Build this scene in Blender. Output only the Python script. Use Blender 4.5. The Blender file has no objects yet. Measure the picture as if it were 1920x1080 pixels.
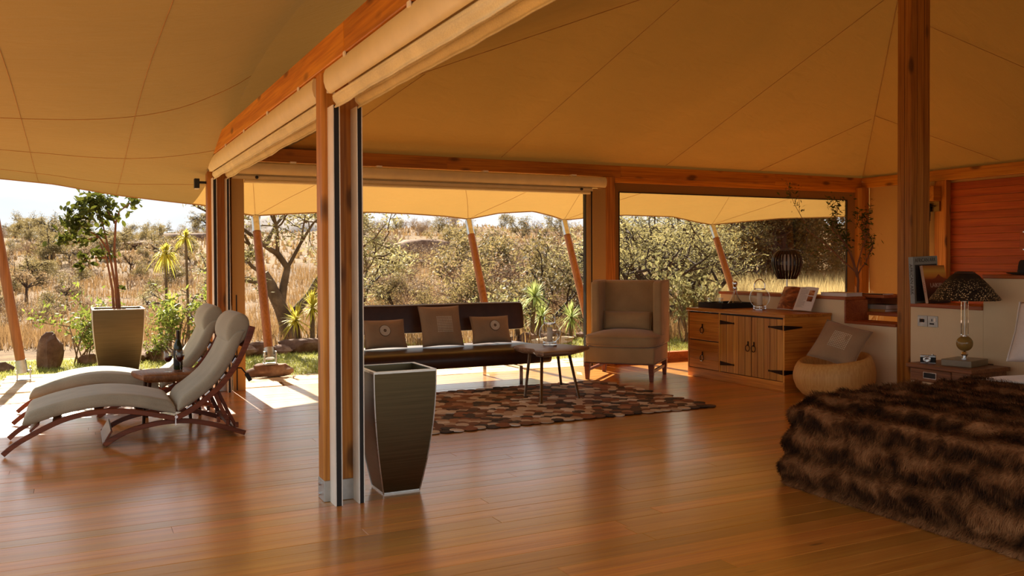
import bpy, math, random
import numpy as np
from mathutils import Vector, Matrix, Euler, noise

rnd = random.Random(11)
nr = np.random.default_rng(11)
SC = bpy.context.scene
COL = SC.collection
PI = math.pi

# ------------------------------------------------------------------ camera
CAMH = 1.35
cam_d = bpy.data.cameras.new('camera')
cam = bpy.data.objects.new('camera', cam_d)
COL.objects.link(cam)
cam_d.sensor_width = 36.0
cam_d.lens = 1655.8 / 1920 * 36
cam_d.shift_y = -26.386 / 1920
cam_d.clip_start = 0.05
cam_d.clip_end = 600
YAW, PIT, ROLL = 0.4604, 0.0159, -0.0046
fw = Vector((math.sin(YAW) * math.cos(PIT), math.cos(YAW) * math.cos(PIT), -math.sin(PIT)))
r0 = Vector((math.cos(YAW), -math.sin(YAW), 0))
u0 = r0.cross(fw)
rr = math.cos(ROLL) * r0 + math.sin(ROLL) * u0
uu = math.cos(ROLL) * u0 - math.sin(ROLL) * r0
cam.matrix_world = Matrix(((rr.x, uu.x, -fw.x, 0), (rr.y, uu.y, -fw.y, 0), (rr.z, uu.z, -fw.z, CAMH), (0, 0, 0, 1)))
cam_d.dof.use_dof = True
cam_d.dof.focus_distance = 7.2
cam_d.dof.aperture_fstop = 5.0
SC.camera = cam

# ------------------------------------------------------------------ colour management, world, sun
SC.view_settings.view_transform = 'Standard'
SC.view_settings.look = 'None'
SC.view_settings.gamma = 1
SC.view_settings.use_curve_mapping = False
SC.view_settings.exposure = 0.86
SC.cycles.use_denoising = True
SC.cycles.max_bounces = 10
SC.cycles.diffuse_bounces = 6
SC.cycles.transparent_max_bounces = 12
SC.cycles.sample_clamp_indirect = 6.0

SKY_STRENGTH = 0.66
SUN_STRENGTH = 11.5
SUN_EL = math.radians(32)
SUN_AZ = 0.022          # radians of the sun west of +Y

world = bpy.data.worlds.new('sky')
SC.world = world
world.use_nodes = True
wt = world.node_tree
for n in list(wt.nodes):
    wt.nodes.remove(n)
def WN(t, **kw):
    n = wt.nodes.new(t)
    for k, v in kw.items():
        setattr(n, k, v)
    return n
w_out = WN('ShaderNodeOutputWorld')
w_bg = WN('ShaderNodeBackground')
w_tc = WN('ShaderNodeTexCoord')
w_sep = WN('ShaderNodeSeparateXYZ')
w_rmp = WN('ShaderNodeValToRGB')
w_rmp.color_ramp.elements[0].position = 0.0
w_rmp.color_ramp.elements[0].color = (0.84, 0.87, 0.89, 1)
w_rmp.color_ramp.elements[1].position = 0.75
w_rmp.color_ramp.elements[1].color = (0.42, 0.55, 0.74, 1)
e = w_rmp.color_ramp.elements.new(0.16)
e.color = (0.68, 0.77, 0.84, 1)
w_map = WN('ShaderNodeMapping')
w_map.inputs['Scale'].default_value = (2.2, 2.2, 7.0)
w_noise = WN('ShaderNodeTexNoise')
w_noise.inputs['Scale'].default_value = 1.6
w_noise.inputs['Detail'].default_value = 6
w_cr = WN('ShaderNodeValToRGB')
w_cr.color_ramp.elements[0].position = 0.42
w_cr.color_ramp.elements[0].color = (0, 0, 0, 1)
w_cr.color_ramp.elements[1].position = 0.62
w_cr.color_ramp.elements[1].color = (1, 1, 1, 1)
w_mix = WN('ShaderNodeMixRGB')
w_mix.inputs[2].default_value = (0.97, 0.97, 0.96, 1)
L = wt.links.new
L(w_tc.outputs['Generated'], w_sep.inputs[0])
L(w_sep.outputs['Z'], w_rmp.inputs[0])
L(w_tc.outputs['Generated'], w_map.inputs[0])
L(w_map.outputs[0], w_noise.inputs['Vector'])
L(w_noise.outputs['Fac'], w_cr.inputs[0])
L(w_cr.outputs[0], w_mix.inputs[0])
L(w_rmp.outputs[0], w_mix.inputs[1])
L(w_mix.outputs[0], w_bg.inputs['Color'])
w_bg.inputs['Strength'].default_value = SKY_STRENGTH
L(w_bg.outputs[0], w_out.inputs['Surface'])

sun_d = bpy.data.lights.new('sun', 'SUN')
sun_d.energy = SUN_STRENGTH
sun_d.angle = math.radians(0.6)
sun_d.color = (1.0, 0.9, 0.73)
sun = bpy.data.objects.new('sun', sun_d)
COL.objects.link(sun)
sdir = Vector((-math.sin(SUN_AZ) * math.cos(SUN_EL), math.cos(SUN_AZ) * math.cos(SUN_EL), math.sin(SUN_EL)))
sun.rotation_euler = sdir.to_track_quat('Z', 'Y').to_euler()
sun.location = (0, 40, 30)

# ------------------------------------------------------------------ mesh builder
class MB:
    def __init__(s):
        s.v = []; s.f = []; s.m = []
    def add(s, vs, fs, m=0):
        n = len(s.v)
        s.v.extend(tuple(p) for p in vs)
        s.f.extend(tuple(i + n for i in f) for f in fs)
        s.m.extend([m] * len(fs))
        return s
    def box(s, a, b, m=0):
        x0, y0, z0 = a; x1, y1, z1 = b
        return s.add([(x0, y0, z0), (x1, y0, z0), (x1, y1, z0), (x0, y1, z0), (x0, y0, z1), (x1, y0, z1), (x1, y1, z1), (x0, y1, z1)],
                     [(0, 3, 2, 1), (4, 5, 6, 7), (0, 1, 5, 4), (1, 2, 6, 5), (2, 3, 7, 6), (3, 0, 4, 7)], m)
    def obox(s, c, size, R=None, m=0):
        R = R or Matrix.Identity(3); c = Vector(c)
        hx, hy, hz = size[0] / 2, size[1] / 2, size[2] / 2
        vs = [c + R @ Vector((sx * hx, sy * hy, sz * hz)) for sz in (-1, 1) for sx, sy in ((-1, -1), (1, -1), (1, 1), (-1, 1))]
        return s.add(vs, [(0, 3, 2, 1), (4, 5, 6, 7), (0, 1, 5, 4), (1, 2, 6, 5), (2, 3, 7, 6), (3, 0, 4, 7)], m)
    def loops(s, loops, m=0, cap=True, close=False):
        n = len(loops[0]); vs = [p for l in loops for p in l]; fs = []
        k = len(loops)
        for i in range(k if close else k - 1):
            a = i * n; b = ((i + 1) % k) * n
            for j in range(n):
                fs.append((a + j, a + (j + 1) % n, b + (j + 1) % n, b + j))
        if cap and not close:
            fs.append(tuple(range(n))[::-1]); fs.append(tuple(range((k - 1) * n, k * n)))
        return s.add(vs, fs, m)
    def tube(s, pts, r, n=8, m=0, cap=True, close=False, sx=1.0):
        pts = [Vector(p) for p in pts]; k = len(pts); out = []
        up = None
        for i, p in enumerate(pts):
            if close:
                t = pts[(i + 1) % k] - pts[i - 1]
            else:
                t = pts[min(i + 1, k - 1)] - pts[max(i - 1, 0)]
            if t.length < 1e-9: t = Vector((0, 0, 1))
            t.normalize()
            if up is None:
                up = Vector((0, 0, 1)) if abs(t.z) < 0.9 else Vector((1, 0, 0))
            a = t.cross(up)
            if a.length < 1e-6: a = t.orthogonal()
            a.normalize(); b = a.cross(t); up = b
            ri = r[i] if isinstance(r, (list, tuple)) else r
            out.append([p + ri * (sx * math.cos(2 * PI * j / n) * a + math.sin(2 * PI * j / n) * b) for j in range(n)])
        return s.loops(out, m, cap, close)
    def bar(s, pts, w, h, m=0, side=Vector((0, 1, 0))):
        # rectangular bar swept along pts; w across 'side', h across the other direction
        pts = [Vector(p) for p in pts]; k = len(pts); out = []
        for i, p in enumerate(pts):
            t = (pts[min(i + 1, k - 1)] - pts[max(i - 1, 0)]).normalized()
            a = (side - t * side.dot(t)).normalized(); b = t.cross(a)
            hi = h[i] if isinstance(h, (list, tuple)) else h
            out.append([p + a * (w / 2) + b * (hi / 2), p - a * (w / 2) + b * (hi / 2), p - a * (w / 2) - b * (hi / 2), p + a * (w / 2) - b * (hi / 2)])
        return s.loops(out, m)
    def lathe(s, prof, c=(0, 0, 0), n=24, m=0, cap=True):
        out = []
        for r, z in prof:
            out.append([(c[0] + r * math.cos(2 * PI * j / n), c[1] + r * math.sin(2 * PI * j / n), c[2] + z) for j in range(n)])
        return s.loops(out, m, cap)
    def poly(s, pts2, z0, z1, m=0):
        n = len(pts2)
        return s.loops([[(x, y, z0) for x, y in pts2], [(x, y, z1) for x, y in pts2]], m)
    def grid(s, fn, nu, nv, m=0):
        vs = [fn(i / nu, j / nv) for j in range(nv + 1) for i in range(nu + 1)]
        fs = [(j * (nu + 1) + i, j * (nu + 1) + i + 1, (j + 1) * (nu + 1) + i + 1, (j + 1) * (nu + 1) + i) for j in range(nv) for i in range(nu)]
        return s.add(vs, fs, m)
    def sphere(s, c, r, n=16, k=10, m=0):
        rx, ry, rz = r if isinstance(r, (list, tuple)) else (r, r, r)
        out = []
        for i in range(k + 1):
            a = -PI / 2 + PI * i / k; q = max(math.cos(a), 0.02)
            out.append([(c[0] + rx * q * math.cos(2 * PI * j / n), c[1] + ry * q * math.sin(2 * PI * j / n), c[2] + rz * math.sin(a)) for j in range(n)])
        return s.loops(out, m)
    def xf(s, M):
        s.v = [tuple(M @ Vector(p)) for p in s.v]
        return s

WM = {}      # world matrices of the things, by object name
def tag(o, label=None, cat=None, group=None, kind=None):
    if label: o['label'] = label
    if cat: o['category'] = cat
    if group: o['group'] = group
    if kind: o['kind'] = kind
    return o
def thing(name, label, cat, loc=(0, 0, 0), rz=0.0, group=None, kind=None):
    o = bpy.data.objects.new(name, None)
    COL.objects.link(o)
    o.empty_display_size = 0.1
    o.location = loc; o.rotation_euler = (0, 0, rz)
    WM[o.name] = Matrix.Translation(loc) @ Matrix.Rotation(rz, 4, 'Z')
    return tag(o, label, cat, group, kind)
def mesh_of(mb, name, mats, smooth=None):
    me = bpy.data.meshes.new(name)
    me.from_pydata(mb.v, [], mb.f)
    for m in (mats if isinstance(mats, (list, tuple)) else [mats]):
        me.materials.append(m)
    if isinstance(mats, (list, tuple)) and len(mats) > 1:
        me.polygons.foreach_set('material_index', mb.m)
    if smooth:
        me.polygons.foreach_set('use_smooth', [True] * len(me.polygons))
        if smooth is not True:
            me.set_sharp_from_angle(angle=math.radians(smooth))
    me.update()
    return me
def part(name, mb, mats, parent=None, smooth=None, bevel=0, seg=1, sub=0, world=True, origin=None, label=None, kind=None, solid=0):
    """one mesh object; vertices are given in world space (world=True) or in the parent's frame"""
    if parent is not None and world:
        mb.xf(WM[parent.name].inverted())
    if origin is not None:
        mb.xf(Matrix.Translation(Vector(origin)).inverted())
    me = mesh_of(mb, name, mats, smooth)
    o = bpy.data.objects.new(name, me)
    COL.objects.link(o)
    M = WM[parent.name] if parent is not None else Matrix.Identity(4)
    if parent is not None: o.parent = parent
    if origin is not None:
        o.location = origin
        M = M @ Matrix.Translation(origin)
    WM[o.name] = M
    if solid:
        md = o.modifiers.new('solid', 'SOLIDIFY'); md.thickness = solid; md.offset = 0
    if bevel:
        md = o.modifiers.new('bevel', 'BEVEL'); md.width = bevel; md.segments = seg; md.limit_method = 'ANGLE'; md.angle_limit = math.radians(40)
    if sub:
        md = o.modifiers.new('sub', 'SUBSURF'); md.levels = sub; md.render_levels = sub
    if label: o['label'] = label
    if kind: o['kind'] = kind
    return o
def inst(name, me, parent=None, M=None):
    o = bpy.data.objects.new(name, me); COL.objects.link(o)
    if parent is not None: o.parent = parent
    if M is not None: o.matrix_local = M
    return o
def np_mesh(name, V, F, mat):
    """V (n,3) floats, F (m,k) ints: fast mesh"""
    me = bpy.data.meshes.new(name)
    m, k = F.shape
    me.vertices.add(len(V)); me.vertices.foreach_set('co', V.astype(np.float32).ravel())
    me.loops.add(m * k); me.loops.foreach_set('vertex_index', F.astype(np.int32).ravel())
    me.polygons.add(m); me.polygons.foreach_set('loop_start', np.arange(0, m * k, k, dtype=np.int32))
    me.materials.append(mat); me.update(calc_edges=True)
    return me

# ------------------------------------------------------------------ materials
def srgb(r, g, b):
    f = lambda c: (c / 255 / 12.92) if c / 255 <= 0.04045 else ((c / 255 + 0.055) / 1.055) ** 2.4
    return (f(r), f(g), f(b), 1)
class NT:
    def __init__(s, name):
        s.mat = bpy.data.materials.new(name); s.mat.use_nodes = True; s.t = s.mat.node_tree
        s.b = s.t.nodes['Principled BSDF']; s.out = s.t.nodes['Material Output']
    def n(s, t, inp=None, **kw):
        nd = s.t.nodes.new(t)
        for k, v in kw.items(): setattr(nd, k, v)
        for k, v in (inp or {}).items():
            if isinstance(v, bpy.types.NodeSocket): s.t.links.new(v, nd.inputs[k])
            else: nd.inputs[k].default_value = v
        return nd
    def l(s, a, b): s.t.links.new(a, b)
    def ramp(s, fac, stops, interp='LINEAR'):
        r = s.n('ShaderNodeValToRGB'); cr = r.color_ramp; cr.interpolation = interp
        while len(cr.elements) < len(stops): cr.elements.new(0.5)
        for e, (p, c) in zip(cr.elements, stops):
            e.position = p; e.color = c if len(c) == 4 else (*c, 1)
        s.l(fac, r.inputs[0]); return r.outputs[0]
    def math(s, op, a, b=0.0, c=None):
        d = {0: a, 1: b}
        if c is not None: d[2] = c
        return s.n('ShaderNodeMath', d, operation=op).outputs[0]
    def mix(s, fac, a, b, mode='MIX'):
        return s.n('ShaderNodeMixRGB', {0: fac, 1: a, 2: b}, blend_type=mode).outputs[0]
    def bump(s, h, strength=0.2, dist=0.01):
        bp = s.n('ShaderNodeBump', {'Strength': strength, 'Distance': dist, 'Height': h})
        s.l(bp.outputs[0], s.b.inputs['Normal'])
    def set(s, **kw):
        nm = {'col': 'Base Color', 'rough': 'Roughness', 'metal': 'Metallic', 'coat': 'Coat Weight', 'coatr': 'Coat Roughness', 'spec': 'Specular IOR Level', 'trans': 'Transmission Weight', 'ior': 'IOR', 'sheen': 'Sheen Weight', 'alpha': 'Alpha'}
        for k, v in kw.items():
            i = s.b.inputs[nm[k]]
            if isinstance(v, bpy.types.NodeSocket): s.l(v, i)
            else: i.default_value = v
        return s
    def obj(s, scale=(1, 1, 1), rand=0.0):
        tc = s.n('ShaderNodeTexCoord').outputs['Object']
        if rand:
            oi = s.n('ShaderNodeObjectInfo').outputs['Random']
            off = s.n('ShaderNodeCombineXYZ', {0: s.math('MULTIPLY', oi, rand), 1: s.math('MULTIPLY', oi, rand * 1.7), 2: s.math('MULTIPLY', oi, rand * 0.6)}).outputs[0]
            tc = s.n('ShaderNodeVectorMath', {0: tc, 1: off}, operation='ADD').outputs[0]
        return s.n('ShaderNodeMapping', {'Vector': tc, 'Scale': scale}).outputs[0]
def plain(name, col, rough=0.6, metal=0.0, var=0.06, scale=8.0, spec=0.5, bump=0.0, coat=0.0):
    t = NT(name); v = t.obj()
    nz = t.n('ShaderNodeTexNoise', {'Vector': v, 'Scale': scale, 'Detail': 4.0}).outputs['Fac']
    c = t.ramp(nz, [(0.3, tuple(x * (1 - var * 2.5) for x in col[:3])), (0.7, tuple(min(1, x * (1 + var * 2.5)) for x in col[:3]))])
    t.set(col=c, rough=rough, metal=metal, spec=spec, coat=coat)
    if bump: t.bump(nz, bump, 0.01)
    return t.mat
def wood(name, dark, mid, light, axis=0, rough=0.45, sc=9.0, rand=30.0, pv=0.35, knots=True, coat=0.0, fine=1.0, spec=0.4):
    t = NT(name)
    s3 = [sc, sc, sc]; s3[axis] = sc * 0.07
    v = t.obj(tuple(s3), rand)
    n1 = t.n('ShaderNodeTexNoise', {'Vector': v, 'Scale': 1.0, 'Detail': 5.0, 'Roughness': 0.62, 'Distortion': 0.6}).outputs['Fac']
    s4 = [70 * fine] * 3; s4[axis] = 2.0
    v2 = t.obj(tuple(s4), rand)
    n2 = t.n('ShaderNodeTexNoise', {'Vector': v2, 'Scale': 1.0, 'Detail': 2.0}).outputs['Fac']
    c = t.ramp(n1, [(0.28, dark), (0.5, mid), (0.72, light)])
    c = t.mix(0.35, c, t.ramp(n2, [(0.35, dark), (0.65, light)]))
    oi = t.n('ShaderNodeObjectInfo').outputs['Random']
    val = t.math('ADD', t.math('MULTIPLY', oi, pv), 1.0 - pv / 2)
    hsv = t.n('ShaderNodeHueSaturation', {'Color': c, 'Value': val}).outputs[0]
    if knots:
        s5 = [5.5, 5.5, 5.5]; s5[axis] = 2.2
        vk = t.obj(tuple(s5), rand)
        vo = t.n('ShaderNodeTexVoronoi', {'Vector': vk, 'Scale': 1.0}).outputs['Distance']
        k = t.ramp(vo, [(0.10, (1, 1, 1)), (0.22, (0, 0, 0))])
        hsv = t.mix(t.math('MULTIPLY', k, 0.75), hsv, tuple(x * 0.25 for x in dark[:3]) + (1,))
    t.set(col=hsv, rough=rough, coat=coat, coatr=0.25, spec=spec)
    t.bump(n2, 0.08, 0.004)
    return t.mat
def fabric(name, col, rough=0.9, weave=900.0, wr=0.25, sheen=0.25, var=0.07):
    t = NT(name); v = t.obj()
    n1 = t.n('ShaderNodeTexNoise', {'Vector': v, 'Scale': 5.0, 'Detail': 5.0}).outputs['Fac']
    n2 = t.n('ShaderNodeTexNoise', {'Vector': v, 'Scale': weave * 0.35, 'Detail': 1.0}).outputs['Fac']
    c = t.ramp(n1, [(0.3, tuple(x * (1 - var * 2) for x in col[:3])), (0.7, tuple(min(1, x * (1 + var * 2)) for x in col[:3]))])
    c = t.mix(0.18, c, t.ramp(n2, [(0.35, tuple(x * 0.55 for x in col[:3])), (0.65, tuple(min(1, x * 1.4) for x in col[:3]))]))
    t.set(col=c, rough=rough, sheen=sheen, spec=0.2)
    h = t.math('ADD', t.math('MULTIPLY', n1, 1.0), t.math('MULTIPLY', n2, 0.08))
    t.bump(h, wr, 0.02)
    return t.mat
def canvas(name, col, trans=0.22, tcol=None, wr=0.35):
    t = NT(name); v = t.obj()
    n1 = t.n('ShaderNodeTexNoise', {'Vector': v, 'Scale': 0.7, 'Detail': 5.0, 'Distortion': 0.5}).outputs['Fac']
    n2 = t.n('ShaderNodeTexNoise', {'Vector': t.obj((2.0, 5.0, 3.0)), 'Scale': 1.6, 'Detail': 3.0, 'Distortion': 1.0}).outputs['Fac']
    n3 = t.n('ShaderNodeTexNoise', {'Vector': v, 'Scale': 160.0, 'Detail': 1.0}).outputs['Fac']
    c = t.ramp(n1, [(0.3, tuple(x * 0.9 for x in col[:3])), (0.7, tuple(min(1, x * 1.07) for x in col[:3]))])
    c = t.mix(0.08, c, t.ramp(n3, [(0.35, tuple(x * 0.6 for x in col[:3])), (0.65, tuple(min(1, x * 1.3) for x in col[:3]))]))
    t.set(col=c, rough=0.85, spec=0.15)
    t.bump(t.math('ADD', n2, t.math('MULTIPLY', n3, 0.03)), wr, 0.04)
    tr = t.n('ShaderNodeBsdfTranslucent', {'Color': tcol or col})
    mx = t.n('ShaderNodeMixShader', {0: trans})
    t.l(t.b.outputs[0], mx.inputs[1]); t.l(tr.outputs[0], mx.inputs[2]); t.l(mx.outputs[0], t.out.inputs['Surface'])
    return t.mat
def metal(name, col, rough=0.35, brushed=None, aniso=0.0):
    t = NT(name)
    sc = brushed or (20, 20, 20)
    n = t.n('ShaderNodeTexNoise', {'Vector': t.obj(sc), 'Scale': 1.0, 'Detail': 4.0}).outputs['Fac']
    c = t.ramp(n, [(0.3, tuple(x * 0.82 for x in col[:3])), (0.7, tuple(min(1, x * 1.12) for x in col[:3]))])
    r = t.math('ADD', t.math('MULTIPLY', n, 0.2), rough - 0.1)
    t.set(col=c, metal=1.0, rough=r)
    if brushed: t.bump(n, 0.05, 0.002)
    return t.mat
def glassm(name, col=(1, 1, 1, 1), rough=0.0, ior=1.45):
    t = NT(name)
    n = t.n('ShaderNodeTexNoise', {'Vector': t.obj(), 'Scale': 3.0}).outputs['Fac']
    t.set(col=t.ramp(n, [(0.0, tuple(x * 0.97 for x in col[:3])), (1.0, col)]), rough=rough, trans=1.0, ior=ior)
    return t.mat
def thin_glass(name, tint=(0.97, 0.97, 0.95, 1), refl=0.06):
    """thin pane: straight-through plus a faint mirror"""
    t = NT(name)
    n = t.n('ShaderNodeTexNoise', {'Vector': t.obj(), 'Scale': 2.0}).outputs['Fac']
    tr = t.n('ShaderNodeBsdfTransparent', {'Color': t.ramp(n, [(0.0, tuple(x * 0.985 for x in tint[:3])), (1.0, tint)])})
    gl = t.n('ShaderNodeBsdfGlossy', {'Roughness': 0.02})
    fr = t.n('ShaderNodeFresnel', {'IOR': 1.35})
    mx = t.n('ShaderNodeMixShader', {0: t.math('MINIMUM', t.math('MULTIPLY', fr.outputs[0], refl / 0.06), 0.22)})
    t.l(tr.outputs[0], mx.inputs[1]); t.l(gl.outputs[0], mx.inputs[2]); t.l(mx.outputs[0], t.out.inputs['Surface'])
    return t.mat
def leafm(name, cols, trans=0.35, rough=0.5):
    t = NT(name)
    v = t.obj()
    n = t.n('ShaderNodeTexNoise', {'Vector': v, 'Scale': 4.0, 'Detail': 3.0}).outputs['Fac']
    isl = t.n('ShaderNodeNewGeometry').outputs['Random Per Island']
    f = t.math('ADD', t.math('MULTIPLY', n, 0.6), t.math('MULTIPLY', isl, 0.4))
    c = t.ramp(f, [(0.25, cols[0]), (0.5, cols[1]), (0.75, cols[2])])
    t.set(col=c, rough=max(rough, 0.6), spec=0.12)
    tr = t.n('ShaderNodeBsdfTranslucent', {'Color': t.mix(0.5, c, tuple(min(1, x * 1.6) for x in cols[2][:3]) + (1,))})
    mx = t.n('ShaderNodeMixShader', {0: trans})
    t.l(t.b.outputs[0], mx.inputs[1]); t.l(tr.outputs[0], mx.inputs[2]); t.l(mx.outputs[0], t.out.inputs['Surface'])
    return t.mat

M = {}
# floor boards: cherry-red hardwood under a semi-gloss varnish
def floor_mat():
    t = NT('floorboard_wood')
    v = t.obj((0.55, 16, 16), 60.0)
    n1 = t.n('ShaderNodeTexNoise', {'Vector': v, 'Scale': 1.0, 'Detail': 6.0, 'Roughness': 0.6, 'Distortion': 0.4}).outputs['Fac']
    v2 = t.obj((2.2, 120, 120), 60.0)
    n2 = t.n('ShaderNodeTexNoise', {'Vector': v2, 'Scale': 1.0, 'Detail': 3.0}).outputs['Fac']
    c = t.ramp(n1, [(0.25, srgb(176, 102, 32)), (0.5, srgb(216, 138, 48)), (0.75, srgb(234, 164, 68))])
    c = t.mix(0.3, c, t.ramp(n2, [(0.3, srgb(160, 94, 28)), (0.7, srgb(232, 170, 76))]))
    oi = t.n('ShaderNodeObjectInfo').outputs['Random']
    c = t.n('ShaderNodeHueSaturation', {'Color': c, 'Value': t.math('ADD', t.math('MULTIPLY', oi, 0.42), 0.78), 'Hue': t.math('ADD', t.math('MULTIPLY', oi, -0.016), 0.508)}).outputs[0]
    vk = t.n('ShaderNodeTexVoronoi', {'Vector': t.obj((1.3, 5, 5), 60.0), 'Scale': 1.0}).outputs['Distance']
    c = t.mix(t.math('MULTIPLY', t.ramp(vk, [(0.03, (1, 1, 1)), (0.075, (0, 0, 0))]), 0.6), c, srgb(60, 28, 12))
    r = t.math('ADD', t.math('MULTIPLY', n2, 0.12), 0.28)
    t.set(col=c, rough=r, spec=0.6, coat=1.0, coatr=0.2)
    t.bump(t.math('ADD', n2, t.math('MULTIPLY', n1, 0.6)), 0.12, 0.006)
    return t.mat
M['floor'] = floor_mat()
M['post'] = wood('post_wood', srgb(124, 70, 14), srgb(184, 114, 34), srgb(216, 156, 68), axis=2, rough=0.5, sc=7)
M['beamX'] = wood('beam_wood_x', srgb(144, 82, 8), srgb(196, 120, 20), srgb(220, 154, 44), axis=0, rough=0.5, sc=6)
M['beamY'] = wood('beam_wood_y', srgb(144, 82, 8), srgb(196, 120, 20), srgb(220, 154, 44), axis=1, rough=0.5, sc=6)
M['slat'] = wood('wall_board_wood', srgb(136, 50, 8), srgb(178, 80, 18), srgb(198, 104, 32), axis=1, rough=0.45, sc=6, pv=0.2, knots=False)
M['dressX'] = wood('cabinet_wood_x', srgb(150, 78, 16), srgb(206, 126, 38), srgb(226, 158, 64), axis=0, rough=0.4, sc=7, knots=False, coat=0.1)
M['dressY'] = wood('cabinet_wood_y', srgb(150, 78, 16), srgb(206, 126, 38), srgb(226, 158, 64), axis=1, rough=0.4, sc=7, knots=False, coat=0.1)
M['dressZ'] = wood('cabinet_wood_z', srgb(164, 92, 22), srgb(214, 142, 48), srgb(232, 172, 74), axis=2, rough=0.4, pv=0.5, sc=7, knots=False, coat=0.1)
M['lounge'] = wood('lounger_wood', srgb(78, 34, 16), srgb(110, 52, 24), srgb(140, 74, 38), axis=0, rough=0.4, sc=9, pv=0.1, knots=False)
M['pole'] = wood('pole_wood', srgb(112, 66, 28), srgb(146, 90, 42), srgb(168, 112, 60), axis=2, rough=0.5, sc=9, pv=0.1, knots=False)
M['rustic'] = wood('rustic_slab_wood', srgb(88, 60, 40), srgb(132, 96, 66), srgb(168, 130, 94), axis=0, rough=0.42, sc=10, pv=0.1, knots=False)
M['night'] = wood('nightstand_wood', srgb(86, 48, 24), srgb(126, 78, 42), srgb(160, 108, 64), axis=1, rough=0.45, sc=8, pv=0.1, knots=False)
M['pouf'] = wood('carved_wood', srgb(190, 132, 62), srgb(216, 164, 90), srgb(230, 186, 114), axis=2, rough=0.5, sc=3, pv=0.0, knots=False)
M['sill'] = wood('sill_wood', srgb(128, 58, 22), srgb(168, 86, 36), srgb(190, 110, 54), axis=1, rough=0.4, sc=8, pv=0.1, knots=False)
M['ceil'] = canvas('tent_canvas', srgb(174, 134, 66), trans=0.015, tcol=srgb(220, 160, 70))
M['awn'] = canvas('awning_canvas', srgb(140, 121, 80), trans=0.04, tcol=srgb(220, 160, 80))
M['awn_lit'] = canvas('lit_awning_canvas', srgb(190, 160, 104), trans=0.11, tcol=srgb(220, 172, 96))  # same awning canvas, lightened to paint in the brighter light at the back
M['blind'] = fabric('blind_canvas', srgb(228, 214, 164), rough=0.7, weave=500, wr=0.15)
M['case'] = plain('blind_casing', srgb(230, 214, 164), rough=0.45, var=0.02)
M['panel'] = canvas('wall_canvas', srgb(196, 158, 98), trans=0.08, wr=0.15)
M['surround'] = canvas('window_canvas', srgb(150, 112, 62), trans=0.06, wr=0.15)
M['track'] = plain('painted_track', srgb(240, 234, 218), rough=0.4, var=0.02)
M['black'] = plain('black_rubber', srgb(20, 17, 15), rough=0.6, var=0.05)
M['galv'] = metal('galvanised_steel', srgb(186, 186, 180), rough=0.5)
M['steel'] = metal('brushed_pewter', srgb(96, 84, 60), rough=0.34, brushed=(3, 3, 160))
M['rim'] = metal('bright_steel', srgb(214, 212, 204), rough=0.3)
M['chrome'] = metal('chrome', srgb(225, 225, 225), rough=0.16)
M['iron'] = metal('dark_iron', srgb(62, 44, 34), rough=0.5)
M['wall'] = plain('plaster', srgb(232, 212, 170), rough=0.85, var=0.02, scale=3, bump=0.05)
M['taupe'] = fabric('taupe_linen', srgb(172, 142, 98))
M['pillow'] = fabric('pillow_linen', srgb(164, 134, 100))
M['cush'] = fabric('lounger_canvas', srgb(162, 158, 138), wr=0.12)
M['leather'] = plain('brown_leather', srgb(62, 36, 22), rough=0.38, var=0.08, scale=14, bump=0.12)
M['white'] = fabric('white_cotton', srgb(232, 226, 216), wr=0.2)
M['bead'] = plain('ivory_bead', srgb(236, 222, 194), rough=0.4)
M['ceramic'] = plain('ivory_candle', srgb(232, 220, 196), rough=0.6, var=0.02)
M['glass'] = thin_glass('clear_glass', refl=0.09)
M['pane'] = thin_glass('window_pane', (0.95, 0.94, 0.9, 1), refl=0.05)
# ================================================================== THE SETTING
def smooth(a, b, x):
    t = min(1.0, max(0.0, (x - a) / (b - a))); return t * t * (3 - 2 * t)
def interp(xs, ys, x):
    if x <= xs[0]: return ys[0]
    for i in range(len(xs) - 1):
        if x <= xs[i + 1]:
            t = (x - xs[i]) / (xs[i + 1] - xs[i]); return ys[i] + (ys[i + 1] - ys[i]) * t
    return ys[-1]

# ---- floor: hardwood boards running along X, one object each
FX0, FX1, FY1 = -4.2, 10.62, 9.62
fl = part('floor', MB().box((FX0, -3.6, -0.12), (FX1 + 0.3, FY1, -0.024)), plain('subfloor', srgb(40, 22, 12), 0.9), kind='structure')
BW = 0.118
rows = int((FY1 - 1.75) / BW)
y = FY1
def board(mb, x0, x1, ya, yb):
    c = 0.0014; g = 0.0004
    a, b, p, q = x0 + g, x1 - g, ya + g, yb - g
    return mb.loops([[(a, p, -0.024), (b, p, -0.024), (b, q, -0.024), (a, q, -0.024)],
                     [(a, p, -c), (b, p, -c), (b, q, -c), (a, q, -c)],
                     [(a + c, p + c, 0), (b - c, p + c, 0), (b - c, q - c, 0), (a + c, q - c, 0)]])
for r in range(rows):
    x = FX0 - rnd.uniform(0, 3.0)
    while x < FX1:
        ln = rnd.uniform(3.0, 5.2)
        x1 = min(x + ln, FX1)
        if FX1 - x1 < 0.8: x1 = FX1
        if x1 > FX0 + 0.2:
            xa = max(x, FX0)
            dz = rnd.uniform(-0.0012, 0.0)
            o = part('floorboard', board(MB(), xa, x1, y - BW, y), M['floor'], origin=((xa + x1) / 2, y - BW / 2, 0))
            o.location.z = dz
            o.parent = fl
        x = x1
    y -= BW
mb = MB()
while y > -3.5:
    x = FX0 - rnd.uniform(0, 3)
    while x < FX1:
        x1 = min(x + rnd.uniform(3, 5), FX1); board(mb, max(x, FX0) if x1 > FX0 else FX0, max(x1, FX0 + .01), y - BW, y); x = x1
    y -= BW
part('floorboard_run', mb, M['floor'], parent=fl, kind='stuff')

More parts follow.
